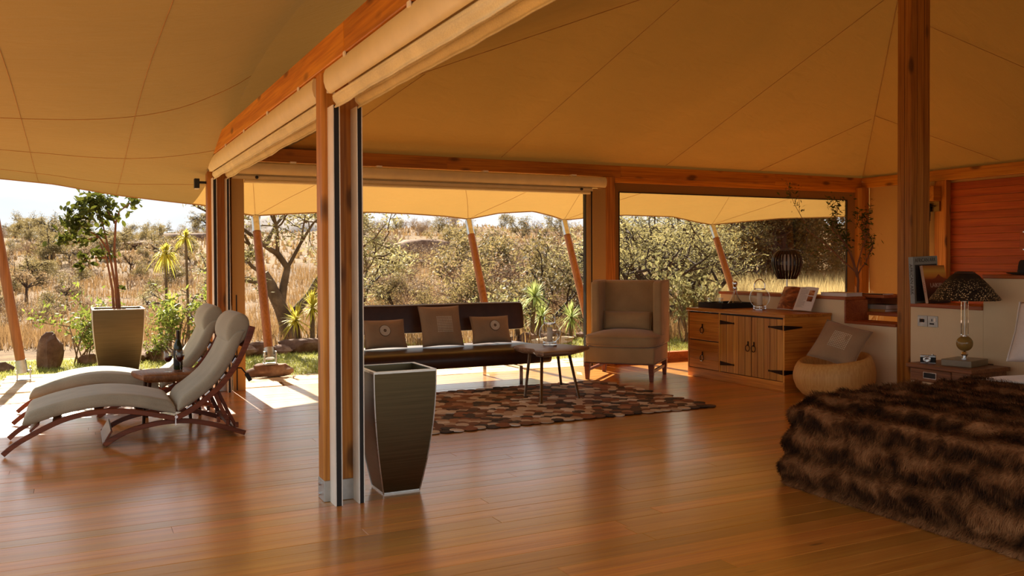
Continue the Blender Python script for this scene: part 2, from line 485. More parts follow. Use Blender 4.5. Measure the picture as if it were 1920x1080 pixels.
# ---- timber posts and beams
def timber_post(label, x0, x1, y0, y1, z1, tracks=None, plate=True, group=None):
    t = thing('timber_post', label, 'post', ((x0 + x1) / 2, (y0 + y1) / 2, 0), group=group)
    zb = 0.115 if plate else 0.0
    part('post', MB().box((x0, y0, zb), (x1, y1, z1)), M['post'], t, bevel=0.006)
    if plate:
        part('base_plate', MB().box((x0 - 0.003, y0 - 0.004, 0), (x1 + 0.003, y1 + 0.004, zb + 0.004)), M['galv'], t, bevel=0.003)
        for zz in (0.032, 0.088):
            b = MB().tube([(x0 - 0.003, (y0 + y1) / 2 + 0.012, zz), (x0 - 0.016, (y0 + y1) / 2 + 0.012, zz)], 0.009, 6)
            part('bolt', b, M['chrome'], t)
    for (tx0, tx1) in tracks or []:
        yt0 = y0 - 0.115
        tr = part('track', MB().box((tx0, yt0, 0), (tx0 + 0.006, y0 - 0.001, z1 - 0.2)).box((tx1 - 0.005, yt0, 0), (tx1, y0 - 0.001, z1 - 0.2)).box((tx0 + 0.006, y0 - 0.03, 0), (tx1 - 0.005, y0 - 0.001, z1 - 0.2)), M['track'], t, label='cream painted blind track with a black slot')
        part('slot_brush', MB().box((tx0 + 0.007, yt0 + 0.003, 0.001), (tx1 - 0.006, y0 - 0.032, z1 - 0.2)), M['black'], tr)
    return t
NEARPOST = timber_post('nearest timber post with twin blind tracks beside the tall square planter', 1.24, 1.462, 4.87, 4.998, 2.40, tracks=((1.272, 1.312), (1.404, 1.438)))
timber_post('timber corner post with twin blind tracks behind the loungers', 1.235, 1.46, 9.52, 9.66, 2.40, tracks=((1.272, 1.312), (1.404, 1.438)))
timber_post('timber post behind the wing armchair between opening and picture window', 6.03, 6.205, 9.53, 9.68, 2.40, plate=False)
t = timber_post('timber corner post behind the potted ficus at the room corner', 10.49, 10.66, 9.46, 9.68, 2.40, plate=False)
t = timber_post('tall timber post rising to the tent peak behind the books', 7.05, 7.312, 5.775, 5.93, 4.74, plate=False)
part('post_seam', MB().box((7.13, 5.7735, 0.0), (7.134, 5.7755, 4.7)).box((7.225, 5.7735, 0), (7.229, 5.7755, 4.7)).box((7.0485, 5.845, 0), (7.0505, 5.849, 4.7)), plain('glue_line', srgb(80, 34, 14), 0.7), t)
timber_post('timber post of the left wall out of sight nearer the camera', 1.24, 1.462, 0.05, 0.178, 2.40)

def beam(name_label, a, b, mat, splits, axis):
    t = thing('roof_beam', name_label, 'beam', ((a[0] + b[0]) / 2, (a[1] + b[1]) / 2, a[2]))
    cuts = [a[axis]] + splits + [b[axis]]
    for c0, c1 in zip(cuts[:-1], cuts[1:]):
        p = list(a); q = list(b); p[axis] = c0; q[axis] = c1
        c = tuple((p[i] + q[i]) / 2 for i in range(3))
        mb = MB().box(p, q).xf(WM[t.name].inverted())
        mb.xf(Matrix.Translation(-(Vector(c) - t.location)))
        o = part('beam_section', mb, mat, None, bevel=0.004)
        o.parent = t; o.location = Vector(c) - t.location
    return t
beam('long timber beam above the blinds along the veranda', (1.222, -0.3, 2.392), (1.34, 9.70, 2.552), M['beamY'], [1.9, 4.35, 8.75], 1)
beam('timber beam along the back wall above picture window and sofa', (1.342, 9.55, 2.402), (10.60, 9.69, 2.55), M['beamX'], [3.9, 6.3, 8.9], 0)
beam('timber beam on top of the boarded right wall', (10.602, -0.3, 2.402), (10.74, 9.69, 2.55), M['beamY'], [2.6, 6.5], 1)
part('trim_1', MB().box((6.205, 9.56, 2.335), (10.49, 9.66, 2.402)), M['beamX'], kind='structure', bevel=0.004)

# ---- ceiling: tent roof of four canvas slopes
A = Vector((1.24, 9.62, 2.55)); B = Vector((10.68, 9.62, 2.55)); P1 = Vector((7.2, 5.85, 4.70)); P2 = Vector((7.2, 3.3, 4.70))
Cc = Vector((10.68, -0.25, 2.55)); D = Vector((1.24, -0.25, 2.55))
def slope(a, b, c, d, nu, nv, sag, seed):
    # a,b: eave; c above b, d above a
    n = ((b - a).cross(d - a if (d - a).length else c - a)).normalized()
    if n.z > 0: n = -n
    def f(u, v):
        p = (a * (1 - u) + b * u) * (1 - v) + (d * (1 - u) + c * u) * v
        w = min(1, 6 * u) * min(1, 6 * (1 - u)) * min(1, 5 * v) * min(1, 6 * (1 - v))
        k = noise.noise(Vector((p.x * 0.7 + seed, p.y * 0.7, p.z))) * 0.035 + noise.noise(Vector((p.x * 2.2 + p.y * 1.7 + seed, p.y * 0.5 - p.x * .4, 7))) * 0.016
        return p + n * (sag * math.sin(PI * u) * math.sin(PI * v) * -1 + k * w)
    return f
mb = MB()
mb.grid(slope(A, B, P1, P1, 60, 40, 0.05, 1), 70, 40)
mb.grid(slope(D, A, P1, P2, 60, 40, 0.04, 5), 70, 30)
mb.grid(slope(B, Cc, P2, P1, 60, 40, 0.04, 9), 70, 30)
mb.grid(slope(Cc, D, P2, P2, 60, 40, 0.04, 13), 20, 20)
ceil = part('ceiling', mb, M['ceil'], smooth=25, kind='structure')
KB = (4.70 - 2.55) / (9.62 - 5.85); KL = (4.7 - 2.55) / (7.2 - 1.24); KR = (4.7 - 2.55) / (10.68 - 7.2)
def roofz(x, y): return 2.55 + min(KB * (9.62 - y), KL * (x - 1.24), KR * (10.68 - x))
seammat = plain('seam_thread', srgb(168, 122, 66), 0.85)
def seam(x0, y0, x1, y1, parent, zf, off=-0.012, n=14):
    pts = []
    for i in range(n + 1):
        x = x0 + (x1 - x0) * i / n; yy = y0 + (y1 - y0) * i / n
        pts.append((x, yy, zf(x, yy) + off))
    part('seam', MB().tube(pts, 0.0035, 4), seammat, parent)
for s in ((1.3, 9.58, 7.15, 5.88), (10.6, 9.53, 7.24, 5.89), (7.0, 9.55, 7.9, 6.75), (8.6, 9.55, 9.55, 8.45), (4.6, 9.55, 5.5, 6.98), (2.4, 9.55, 3.2, 8.4), (10.6, 7.35, 9.55, 8.38), (10.6, 5.2, 8.2, 6.9), (10.6, 2.6, 7.4, 5.3)):
    seam(*s, ceil, roofz)

# ---- awning: the veranda roof outside, one canvas from the left deck round the back
EX = [-1.25, -0.87, -0.73, -0.2, 0.5, 0.93, 1.45, 1.9, 2.06, 2.33, 2.8, 3.52, 4.04, 4.6, 4.99, 5.2, 5.4, 5.92, 6.3, 6.54, 6.91, 7.48, 8.38, 9.0, 9.33, 9.8, 10.58, 12.29, 13.5]
EZ = [2.33, 2.285, 2.296, 2.243, 2.13, 2.085, 2.037, 1.945, 1.925, 1.945, 1.972, 1.985, 1.974, 1.955, 1.93, 1.972, 2.015, 2.048, 1.99, 1.94, 1.98, 2.023, 2.014, 1.94, 1.91, 1.955, 2.025, 2.09, 1.95]
EY = [11.56, 11.55, 11.5, 11.42, 11.36, 11.36, 11.38, 11.42, 11.45, 11.4, 11.3, 11.2, 11.2, 11.3, 11.45, 11.4, 11.3, 11.25, 11.35, 11.45, 11.4, 11.25, 11.25, 11.4, 11.47, 11.4, 11.25, 11.3, 11.47]
def awn(u, v):
    # u runs along the outer edge from the left to the right; v from the inner side (0) to the edge (1)
    x = -1.25 + 14.75 * u
    ze = interp(EX, EZ, x); ye = interp(EX, EY, x)
    if x <= 1.3:
        yi = 2.3; yy = yi + (ye - yi) * v
        s = 1.3 - x
        if x > 1.24: pass
        z = 2.63 + 0.33 * math.exp(-s / 0.42) * (1 - smooth(7.6, 9.7, yy)) - 0.09 * max(0, s - 0.3)
        w = smooth(5.5, 11.9, yy) ** 1.25
        wn = 1.0 if yy < ye - 0.6 else 0.0
        zz = z * (1 - w) + ze * w + (ze - (z * (1 - smooth(5.5, 11.9, ye) ** 1.25) + ze * smooth(5.5, 11.9, ye) ** 1.25)) * smooth(9.7, ye, yy)
        zz += noise.noise(Vector((x * 0.8, yy * 0.45, 3))) * 0.025 * min(1, s * 2)
        return Vector((x, yy, zz))
    yi = 9.70; yy = yi + (ye - yi) * v
    z = 2.58 + (ze - 2.58) * (v ** 0.92)
    return Vector((x, yy, z + noise.noise(Vector((x * 1.3, yy * 1.6, 8))) * 0.018 * math.sin(PI * v)))
aw = thing('awning', 'tan canvas awning sheltering the deck and the back terrace', 'awning', (1.3, 10.5, 1.93))
mb = MB()
u1 = (1.3 + 1.25) / 14.75
mb.grid(lambda u, v: awn(u * u1, v), 34, 70)
def flap(u, v):
    # the canvas runs on over the beam, a little above the lining
    p = awn(u1, v * 0.83); q = p.copy()
    q.x = 1.3 + 1.1 * u; q.z = p.z + 0.40 * 1.1 * u
    return q
mb.grid(flap, 4, 70)
part('canvas_roof', mb, M['awn'], aw, smooth=True)
part('back_canvas', MB().grid(lambda u, v: awn(u1 + 1e-6 + u * (1 - u1 - 1e-6), v), 110, 10), M['awn_lit'], aw, smooth=True, label='awning canvas strip over the back terrace with brighter light put into its colour')
part('hem', MB().tube([awn(i / 200, 1) for i in range(201)], 0.012, 5), plain('hem_webbing', srgb(150, 112, 62), 0.8), aw)
for xs in (-0.35, 0.45):
    part('seam', MB().tube([awn((xs + 1.25) / 14.75, i / 40) + Vector((0, 0, -0.004)) for i in range(41)], 0.0022, 4), seammat, aw)
for v0 in (0.55, 0.72, 0.86):
    part('seam', MB().tube([awn(u1 * i / 30 * 0.995, v0 + 0.05 * math.sin(i / 30 * PI)) + Vector((0, 0, -0.004)) for i in range(31)], 0.0022, 4), seammat, aw)
for xa, xb in ((2.06, 1.7), (2.06, 3.1), (4.99, 4.1), (4.99, 6.0), (6.54, 6.0), (6.54, 7.8), (9.33, 8.4), (9.33, 10.6)):
    part('seam', MB().tube([awn((xa + (xb - xa) * i / 12 + 1.25) / 14.75, 1 - i / 12) + Vector((0, 0, -0.006)) for i in range(13)], 0.0022, 4), seammat, aw)

def mast(label, base, top, foot):
    base = Vector(base); top = Vector(top)
    t = thing('awning_pole', label, 'pole', tuple(base), group='leaning poles under the awning edge')
    d = (top - base)
    part('shaft', MB().tube([base + d * 0.09, base + d * 0.5, base + d * 0.88], [0.052, 0.055, 0.05], 14), M['pole'], t, smooth=40)
    part('metal_cap', MB().tube([base + d * 0.88, base + d * 0.985], [0.056, 0.05], 14).tube([base + d * 0.985, base + d * 1.0], [0.03, 0.03], 10), M['rim'], t, smooth=40)
    part('metal_sleeve', MB().tube([base + d * 0.035, base + d * 0.1], [0.058, 0.058], 14), M['galv'], t, smooth=40)
    f = MB().box((base.x - 0.075, base.y - 0.07, base.z), (base.x + 0.075, base.y + 0.07, base.z + 0.012))
    for sx in (-1, 1): f.box((base.x + sx * 0.066 - 0.006, base.y - 0.03, base.z + 0.012), (base.x + sx * 0.066 + 0.006, base.y + 0.04, base.z + 0.15))
    f.tube([base + Vector((-0.078, 0.01, 0.1)), base + Vector((0.078, 0.01, 0.1))], 0.012, 8)
    part('foot_bracket', f, M['galv'], t)
    return t
mast('leaning red timber pole left of the tall potted tree', (-0.529, 11.557, 0.0), (-0.86, 11.56, 2.29), True)
mast('leaning timber pole standing on the flat stone block', (2.06, 10.58, 0.135), (2.06, 11.45, 1.93), True)
mast('leaning timber pole rising behind the middle of the sofa', (4.99, 10.55, 0.0), (4.99, 11.45, 1.935), True)
mast('leaning timber pole between the spiky yucca and the armchair', (6.54, 10.55, 0.0), (6.54, 11.45, 1.945), True)
mast('leaning timber pole seen through the picture window', (9.33, 10.55, 0.0), (9.33, 11.47, 1.915), True)

# ---- roller blinds
def leftblind(label, y0, y1, grp):
    t = thing('roller_blind', label, 'blind', (1.3, (y0 + y1) / 2, 2.15))
    prof = [(1.232, 2.386), (1.222, 2.36), (1.222, 2.32), (1.232, 2.285), (1.25, 2.262), (1.262, 2.258), (1.262, 2.266), (1.275, 2.268), (1.275, 2.386)]
    part('cassette', MB().loops([[(x, y0, z) for x, z in prof], [(x, y1, z) for x, z in prof]]), M['case'], t, smooth=35)
    part('end_cap', MB().box((1.24, y0 - 0.004, 2.26), (1.285, y0 - 0.0005, 2.38)), M['track'], t); part('end_cap', MB().box((1.24, y1 + 0.0005, 2.26), (1.285, y1 + 0.004, 2.38)), M['track'], t)
    n = int((y1 - y0) / 0.05)
    def cloth(xc, ztop, zbot, amp, seed):
        mbx = MB()
        def f(u, v):
            yy = y0 + 0.012 + (y1 - y0 - 0.024) * u
            zb = zbot + amp * (noise.noise(Vector((yy * 1.6, seed, 0))) + 0.35 * noise.noise(Vector((yy * 7.0, seed, 3))))
            z = ztop + (zb - ztop) * v
            bul = 0.022 * math.sin(PI * min(1, v * 1.3)) if v < 0.75 else 0.022 * math.sin(PI * 0.975) + 0.01 * (v - 0.75) * 4
            return (xc - bul + 0.006 * noise.noise(Vector((yy * 3, v * 2, seed))), yy, z)
        return mbx.grid(f, n, 10)
    part('valance_cloth', cloth(1.292, 2.262, 2.182, 0.012, 1.0 + y0), M['blind'], t, smooth=True, solid=0.006)
    part('rod_pocket', MB().tube([(1.283, y0 + 0.01, 2.243), (1.283, y1 - 0.01, 2.243)], 0.016, 10), M['blind'], t, smooth=40)
    part('headrail', MB().box((1.36, y0, 2.262), (1.44, y1, 2.386)), M['case'], t)
    part('mesh_screen_cloth', cloth(1.418, 2.262, 2.19, 0.014, 21.0 + y0), M['blind'], t, smooth=True, solid=0.006)
    part('screen_rod', MB().tube([(1.405, y0 + 0.01, 2.255), (1.405, y1 - 0.01, 2.255)], 0.018, 10), M['blind'], t, smooth=40)
    k = MB()
    yy = y0 + 0.35
    while yy < y1:
        k.box((1.219, yy - 0.018, 2.372), (1.226, yy + 0.018, 2.396)); yy += 0.95
    part('clip', k, M['track'], t, kind='stuff')
leftblind('rolled cream canvas blind over the nearest veranda opening', 0.19, 4.752, None)
leftblind('rolled cream canvas blind over the far veranda opening by the loungers', 5.005, 9.40, None)
t = thing('roller_blind', 'wide rolled cream blind above the sofa opening in the back wall', 'blind', (3.8, 9.5, 2.16))
prof = [(9.53, 2.388), (9.47, 2.388), (9.445, 2.37), (9.435, 2.33), (9.445, 2.28), (9.47, 2.255), (9.53, 2.25)]
part('cassette', MB().loops([[(1.475, a, b) for a, b in prof], [(6.02, a, b) for a, b in prof]]), M['case'], t, smooth=35)
part('guide_rail', MB().box((1.475, 9.47, 2.243), (5.83, 9.52, 2.249)).box((1.475, 9.462, 2.205), (5.83, 9.53, 2.238)), M['case'], t)
part('gap_strip', MB().box((1.475, 9.48, 2.238), (5.83, 9.528, 2.244)), M['black'], t)
for xx in (1.72, 5.66):
    part('knob', MB().lathe([(0.0, -0.02), (0.016, -0.018), (0.018, 0), (0.012, 0.012), (0, 0.014)], n=12).xf(Matrix.Translation((xx, 9.45, 2.225)) @ Matrix.Rotation(PI / 2, 4, 'X')), M['black'], t)
part('bottom_bar', MB().tube([(1.60, 9.49, 2.186), (5.80, 9.49, 2.186)], 0.02, 12), M['case'], t, smooth=40)
k = MB()
for xx in (2.1, 3.05, 4.35, 5.55): k.box((xx - 0.03, 9.44, 2.384), (xx + 0.03, 9.52, 2.402))
part('clip', k, M['track'], t, kind='stuff')
t = thing('blind_track', 'cream blind track on the corner post behind the loungers', 'track', (1.53, 9.5, 0))
part('track_box', MB().box((1.468, 9.475, 0), (1.592, 9.60, 2.235)), M['panel'], t)
part('slot', MB().box((1.5, 9.472, 0.01), (1.512, 9.4765, 1.0)), M['black'], t)
t = thing('blind_track', 'cream blind track with black slots left of the armchair post', 'track', (5.88, 9.5, 0))
part('track_box', MB().box((5.835, 9.475, 0), (6.024, 9.60, 2.24)), M['panel'], t)
part('track_rail', MB().box((5.76, 9.50, 0), (5.823, 9.58, 2.20)), M['panel'], t)
part('slot', MB().box((5.823, 9.49, 0), (5.835, 9.58, 2.235)).box((5.748, 9.51, 0), (5.76, 9.57, 2.2)), M['black'], t)

# ---- picture window in the back wall
w1 = part('window_1', MB().box((6.207, 9.58, 2.222), (10.488, 9.62, 2.336)).box((6.207, 9.58, 0.13), (6.288, 9.62, 2.222)).box((10.33, 9.58, 0.13), (10.488, 9.62, 2.222)), M['surround'], kind='structure')
part('piping', MB().box((6.288, 9.574, 0.13), (6.3, 9.6, 2.222)).box((10.318, 9.574, 0.13), (10.33, 9.6, 2.222)).box((6.288, 9.574, 2.21), (10.33, 9.6, 2.222)), M['black'], w1)
part('pane', MB().box((6.295, 9.598, 0.13), (10.325, 9.602, 2.215)), M['pane'], w1)
part('sill', MB().box((6.207, 9.54, 0.0), (10.488, 9.66, 0.118)).box((6.207, 9.5, 0.0), (10.488, 9.54, 0.022)), M['sill'], w1, bevel=0.003)

# ---- right wall: canvas bay, board cladding
wr = part('wall_right', MB().box((10.67, 8.40, 0), (10.70, 9.47, 2.402)).box((10.70, -0.3, 0), (10.74, 8.40, 2.402)), M['panel'], kind='structure')
zz = 0.02
while zz < 2.36:
    h = rnd.uniform(0.088, 0.108)
    z1 = min(zz + h, 2.395)
    o = part('cladding_board', MB().box((-0.014, -2.6, 0.003), (0.0, 2.6, z1 - zz)), M['slat'], origin=None, bevel=0.004)
    o.location = (10.70 + rnd.uniform(-0.003, 0.002), 5.52, zz); o.parent = wr
    zz = z1
part('cladding_frame', MB().box((10.60, 8.12, 0), (10.698, 8.30, 2.40)).box((10.57, 8.10, 0), (10.60, 8.125, 2.40)), M['post'], wr, bevel=0.004)
part('cladding_frame', MB().box((10.60, 8.302, 0), (10.698, 8.42, 2.40)), M['panel'], wr)
t = thing('pelmet_box', 'brown wooden pelmet box high on the post beside the wall boards', 'box', (10.5, 8.3, 2.1))
part('box_body', MB().box((10.44, 8.19, 2.125), (10.598, 8.42, 2.33)), M['beamX'], t, bevel=0.004)
part('brass_plate', MB().box((10.562, 8.20, 1.985), (10.598, 8.37, 2.122)), metal('aged_brass', srgb(150, 118, 66), 0.4), t, bevel=0.002)
pts = [(10.53, 8.335, 2.10), (10.528, 8.338, 1.95), (10.526, 8.345, 1.78), (10.524, 8.352, 1.6), (10.522, 8.365, 1.42)]
t = thing('leather_whip', 'black braided leather whip hanging from the brass plate', 'whip', (10.52, 8.35, 1.4))
part('thong', MB().tube(pts, [0.022, 0.026, 0.021, 0.014, 0.004], 8), M['black'], t, smooth=40)
k = MB()
for i in range(12): k.tube([(10.53, 8.336, 2.09 - i * 0.02), (10.53, 8.336, 2.083 - i * 0.02)], 0.028, 8)
part('braid', k, M['black'], t, kind='stuff')
part('hook', MB().tube([(10.53, 8.336, 2.06), (10.53, 8.26, 2.062), (10.56, 8.26, 2.06)], 0.006, 6), M['iron'], t)
t = thing('wall_bracket', 'small wooden bracket block on the boarded wall above the hat', 'bracket', (10.66, 6.9, 1.5))
part('block', MB().box((10.635, 7.0, 1.42), (10.686, 7.1, 1.70)), M['sill'], t, bevel=0.005)
for z in (1.45, 1.67): part('screw', MB().lathe([(0.008, 0), (0.008, 0.004)], n=8).xf(Matrix.Translation((10.635, 7.05, z)) @ Matrix.Rotation(-PI / 2, 4, 'Y')), M['chrome'], t)

# ---- low partition wall with wooden ledges, headboard wall
W0, W1 = 7.05, 7.315
pw = part('wall_partition', MB().box((W0, 6.56, 0), (W1, 8.50, 0.925)).box((W0, 5.932, 0), (W1, 6.56, 0.688)).box((W0, 5.035, 0), (W1 + 0.05, 5.773, 0.893)).box((W0, -1.2, 0), (W1 + 0.05, 5.033, 1.172)), M['wall'], kind='structure')
def ledge(a, b): part('ledge', MB().box(a, b), M['sill'], pw, bevel=0.006, seg=2)
ledge((W0 - 0.018, 6.545, 0.925), (W1 + 0.012, 8.52, 0.957))
ledge((W0 - 0.018, 6.538, 0.688), (W0 + 0.3, 6.5585, 0.925))
ledge((W0 - 0.018, 5.933, 0.688), (W1 + 0.012, 6.537, 0.717))
ledge((W0 - 0.018, 5.036, 0.893), (W1 + 0.06, 5.772, 0.93))
ledge((W0 - 0.018, -1.2, 1.172), (W1 + 0.06, 5.034, 1.205))

# ---- terrace of sandstone slabs, lawn and land
def slab_poly(cx, cy, w, h, j):
    pts = []
    for sx, sy in ((-1, -1), (0, -1), (1, -1), (1, 0), (1, 1), (0, 1), (-1, 1), (-1, 0)):
        pts.append((cx + sx * w / 2 + rnd.uniform(-j, j) * 0.5, cy + sy * h / 2 + rnd.uniform(-j, j) * 0.5))
    return pts
def stone_mat(name, a, b, c, rough=0.9):
    t = NT(name); v = t.obj()
    n1 = t.n('ShaderNodeTexNoise', {'Vector': v, 'Scale': 3.0, 'Detail': 8.0, 'Roughness': 0.65}).outputs['Fac']
    n2 = t.n('ShaderNodeTexNoise', {'Vector': v, 'Scale': 30.0, 'Detail': 3.0}).outputs['Fac']
    cc = t.ramp(n1, [(0.3, a), (0.5, b), (0.7, c)])
    oi = t.n('ShaderNodeObjectInfo').outputs['Random']
    cc = t.n('ShaderNodeHueSaturation', {'Color': cc, 'Value': t.math('ADD', t.math('MULTIPLY', oi, 0.3), 0.85)}).outputs[0]
    t.set(col=cc, rough=rough, spec=0.2)
    t.bump(t.math('ADD', n1, t.math('MULTIPLY', n2, 0.3)), 0.5, 0.03)
    return t.mat
M['sand'] = stone_mat('sandstone', srgb(170, 140, 104), srgb(200, 174, 138), srgb(222, 200, 168))
M['rock'] = stone_mat('red_brown_rock', srgb(74, 50, 38), srgb(116, 84, 64), srgb(160, 130, 104))
tr = part('terrace', MB().box((-0.78, FY1 + 0.01, -0.12), (12.5, 10.72, -0.03)).box((-0.78, 10.72, -0.12), (1.35, 11.9, -0.03)), plain('terrace_bed', srgb(150, 124, 92), 0.95), kind='structure')
yy = FY1 + 0.03
ri = 0
while yy < 11.85:
    h = rnd.uniform(0.34, 0.48)
    xx = -0.76; lim = 12.4 if yy < 10.45 else 1.35
    while xx < lim - 0.2:
        w = min(rnd.uniform(0.5, 0.95), lim - xx)
        p = slab_poly(xx + w / 2, yy + h / 2, w - 0.025, h - 0.025, 0.05)
        o = part('slab', MB().poly(p, -0.03, rnd.uniform(-0.008, 0.0)), M['sand'], bevel=0.006)
        o.parent = tr
        xx += w
    yy += h

def hnoise(x, y): return noise.noise(Vector((x * 0.06, y * 0.06, 1.5))) * 0.5 + noise.noise(Vector((x * 0.22, y * 0.22, 4.0))) * 0.14
def land(x, y):
    d = 0.444 * x + 0.896 * y; lat = (0.896 * x - 0.444 * y) / max(d, 1)
    if d < 11 or (d < 13.0 and y < 14): return -0.035
    rise = smooth(14, 130, d)
    top = 4.6 + 1.0 * smooth(-0.45, -0.1, lat)
    z = -0.035 + rise * top + hnoise(x, y) * smooth(14, 34, d) * (1 + 1.5 * smooth(50, 120, d))
    z -= 0.5 * smooth(15, 24, d) * (1 - smooth(30, 60, d)) * (1 - smooth(-0.4, -0.1, lat))
    return z - 5.0 * smooth(150, 260, d)
def spot(u, d):
    """a place on the land: u along the horizon in the camera's own bearing, d metres ahead"""
    lat = (u - 960) / 1655.8 * d
    x = 0.444 * d + 0.896 * lat; y = 0.896 * d - 0.444 * lat
    return x, y, land(x, y)
mb = MB()
NA, ND = 120, 110
def landpt(u, v):
    th = math.radians(-48 + 96 * u); d = 8.5 * (300 / 8.5) ** v
    a = YAW + th
    x, y = math.sin(a) * d / max(math.cos(th), 0.5), math.cos(a) * d / max(math.cos(th), 0.5)
    return (x, y, land(x, y))
mb.grid(landpt, NA, ND)
def land_mat():
    t = NT('dry_grassland'); v = t.obj()
    n1 = t.n('ShaderNodeTexNoise', {'Vector': v, 'Scale': 0.16, 'Detail': 8.0, 'Roughness': 0.6}).outputs['Fac']
    n2 = t.n('ShaderNodeTexNoise', {'Vector': v, 'Scale': 2.2, 'Detail': 8.0, 'Roughness': 0.7}).outputs['Fac']
    c = t.ramp(n2, [(0.3, srgb(74, 56, 40)), (0.5, srgb(108, 84, 58)), (0.68, srgb(138, 112, 80))])
    c = t.mix(t.math('MULTIPLY', t.ramp(n1, [(0.42, (0, 0, 0)), (0.62, (1, 1, 1))]), 0.55), c, srgb(130, 104, 72))
    t.set(col=c, rough=0.95, spec=0.1); t.bump(n2, 0.6, 0.15)
    return t.mat
M['land'] = land_mat()
gnd = part('ground', mb, M['land'], smooth=True, kind='structure')

# the land goes on all round
mb = MB()
for a0 in range(48, 312, 8):
    for r0_, r1_ in ((14, 30), (30, 80), (80, 300)):
        q = []
        for a, r in ((a0, r0_), (a0 + 8, r0_), (a0 + 8, r1_), (a0, r1_)):
            t_ = YAW + math.radians(a); q.append((math.sin(t_) * r, math.cos(t_) * r, -0.12))
        mb.add(q, [(0, 3, 2, 1)])
    t0, t1 = YAW + math.radians(a0), YAW + math.radians(a0 + 8)
    mb.add([(0, 0, -0.16), (math.sin(t0) * 14, math.cos(t0) * 14, -0.13), (math.sin(t1) * 14, math.cos(t1) * 14, -0.13)], [(0, 2, 1)])
part('ground_around', mb, M['land'], gnd)
# ================================================================== FURNITURE
def pillow_mesh(w, h, t, seed=0, n=22, pinch=0.06, hem=None):
    """puffed cushion in its own frame: X across, Z up, Y thickness, centred"""
    mb = MB(); R = random.Random(seed)
    def prof(u, v, s):
        a, b = u * 2 - 1, v * 2 - 1
        x = a * w / 2 * (1 - pinch * (1 - a * a) * 0 - pinch * (1 - b * b) * abs(a) ** 3)
        z = b * h / 2 * (1 - pinch * (1 - a * a) * abs(b) ** 3)
        k = max(0.0, (1 - abs(a) ** 2.6)) ** 0.62 * max(0.0, (1 - abs(b) ** 2.6)) ** 0.62
        y = s * t / 2 * k * (1 + 0.10 * noise.noise(Vector((a * 1.7 + seed, b * 1.7, s * 3))))
        y += 0.005 * noise.noise(Vector((a * 4 + seed, b * 4, s))) * k
        return (x, y, z)
    mb.grid(lambda u, v: prof(u, v, -1), n, n)
    k0 = len(mb.v)
    mb.grid(lambda u, v: prof(1 - u, v, 1), n, n)
    return mb
def front_y(w, h, t, x, z):
    a, b = x / (w / 2), z / (h / 2)
    return -t / 2 * max(0.0, (1 - abs(a) ** 2.6)) ** 0.62 * max(0.0, (1 - abs(b) ** 2.6)) ** 0.62
def weld(o):
    bm = __import__('bmesh').new(); bm.from_mesh(o.data)
    __import__('bmesh').ops.remove_doubles(bm, verts=bm.verts, dist=0.0006)
    bm.to_mesh(o.data); bm.free()
M['ring'] = plain('embroidery_brown', srgb(96, 70, 44), 0.8)
def scatter_cushion(label, w, h, t, motif, M4, group=None, seed=1):
    T = thing('scatter_cushion', label, 'cushion', group=group)
    T.matrix_world = M4; WM[T.name] = M4.copy()
    o = part('cover', pillow_mesh(w, h, t, seed), M['pillow'], T, smooth=True, world=False)
    weld(o)
    edge = []
    for i in range(4):
        for k in range(12):
            f = k / 12 * 2 - 1
            a, b = [(f, -1), (1, f), (-f, 1), (-1, -f)][i]
            edge.append((a * w / 2 * (1 - 0.06 * (1 - b * b) * abs(a) ** 3), 0, b * h / 2 * (1 - 0.06 * (1 - a * a) * abs(b) ** 3)))
    part('piping', MB().tube(edge, 0.004, 5, close=True), M['pillow'], T, world=False)
    if motif == 'grid':
        mb = MB(); gx, gz, cx = 11, 10, 0.02
        for i in range(gx):
            for j in range(gz):
                x = cx + (i - (gx - 1) / 2) * 0.0165; z = 0.0 + (j - (gz - 1) / 2) * 0.0185
                mb.obox((x, front_y(w, h, t, x, z) - 0.003, z), (0.0078, 0.007, 0.0085))
        part('bead_grid', mb, M['bead'], T, world=False, kind='stuff')
    else:
        mb = MB(); cx, cz = motif
        for ring, (r, k) in enumerate(((0.022, 14), (0.032, 20), (0.042, 26), (0.052, 32))):
            for i in range(k):
                a = 2 * PI * i / k
                x, z = cx + r * math.cos(a), cz + r * math.sin(a)
                R3 = Matrix.Rotation(-a, 3, 'Y')
                mb.obox((x, front_y(w, h, t, x, z) - 0.003, z), (0.0092, 0.006, 0.0066), R3)
        part('beaded_rosette', mb, M['bead'], T, world=False, kind='stuff')
        mb = MB()
        mb.tube([(cx + 0.060 * math.cos(a), front_y(w, h, t, cx + 0.06 * math.cos(a), cz + .06 * math.sin(a)) - 0.001, cz + 0.060 * math.sin(a)) for a in [2 * PI * i / 32 for i in range(32)]], 0.0035, 5, close=True)
        mb.tube([(cx + 0.012 * math.cos(a), front_y(w, h, t, cx, cz) - 0.001, cz + 0.012 * math.sin(a)) for a in [2 * PI * i / 14 for i in range(14)]], 0.005, 5, close=True)
        part('motif_rim', mb, M['ring'], T, world=False, kind='stuff')
    return T
def MX(loc, rz=0, rx=0, ry=0): return Matrix.Translation(loc) @ Matrix.Rotation(rz, 4, 'Z') @ Matrix.Rotation(rx, 4, 'X') @ Matrix.Rotation(ry, 4, 'Y')

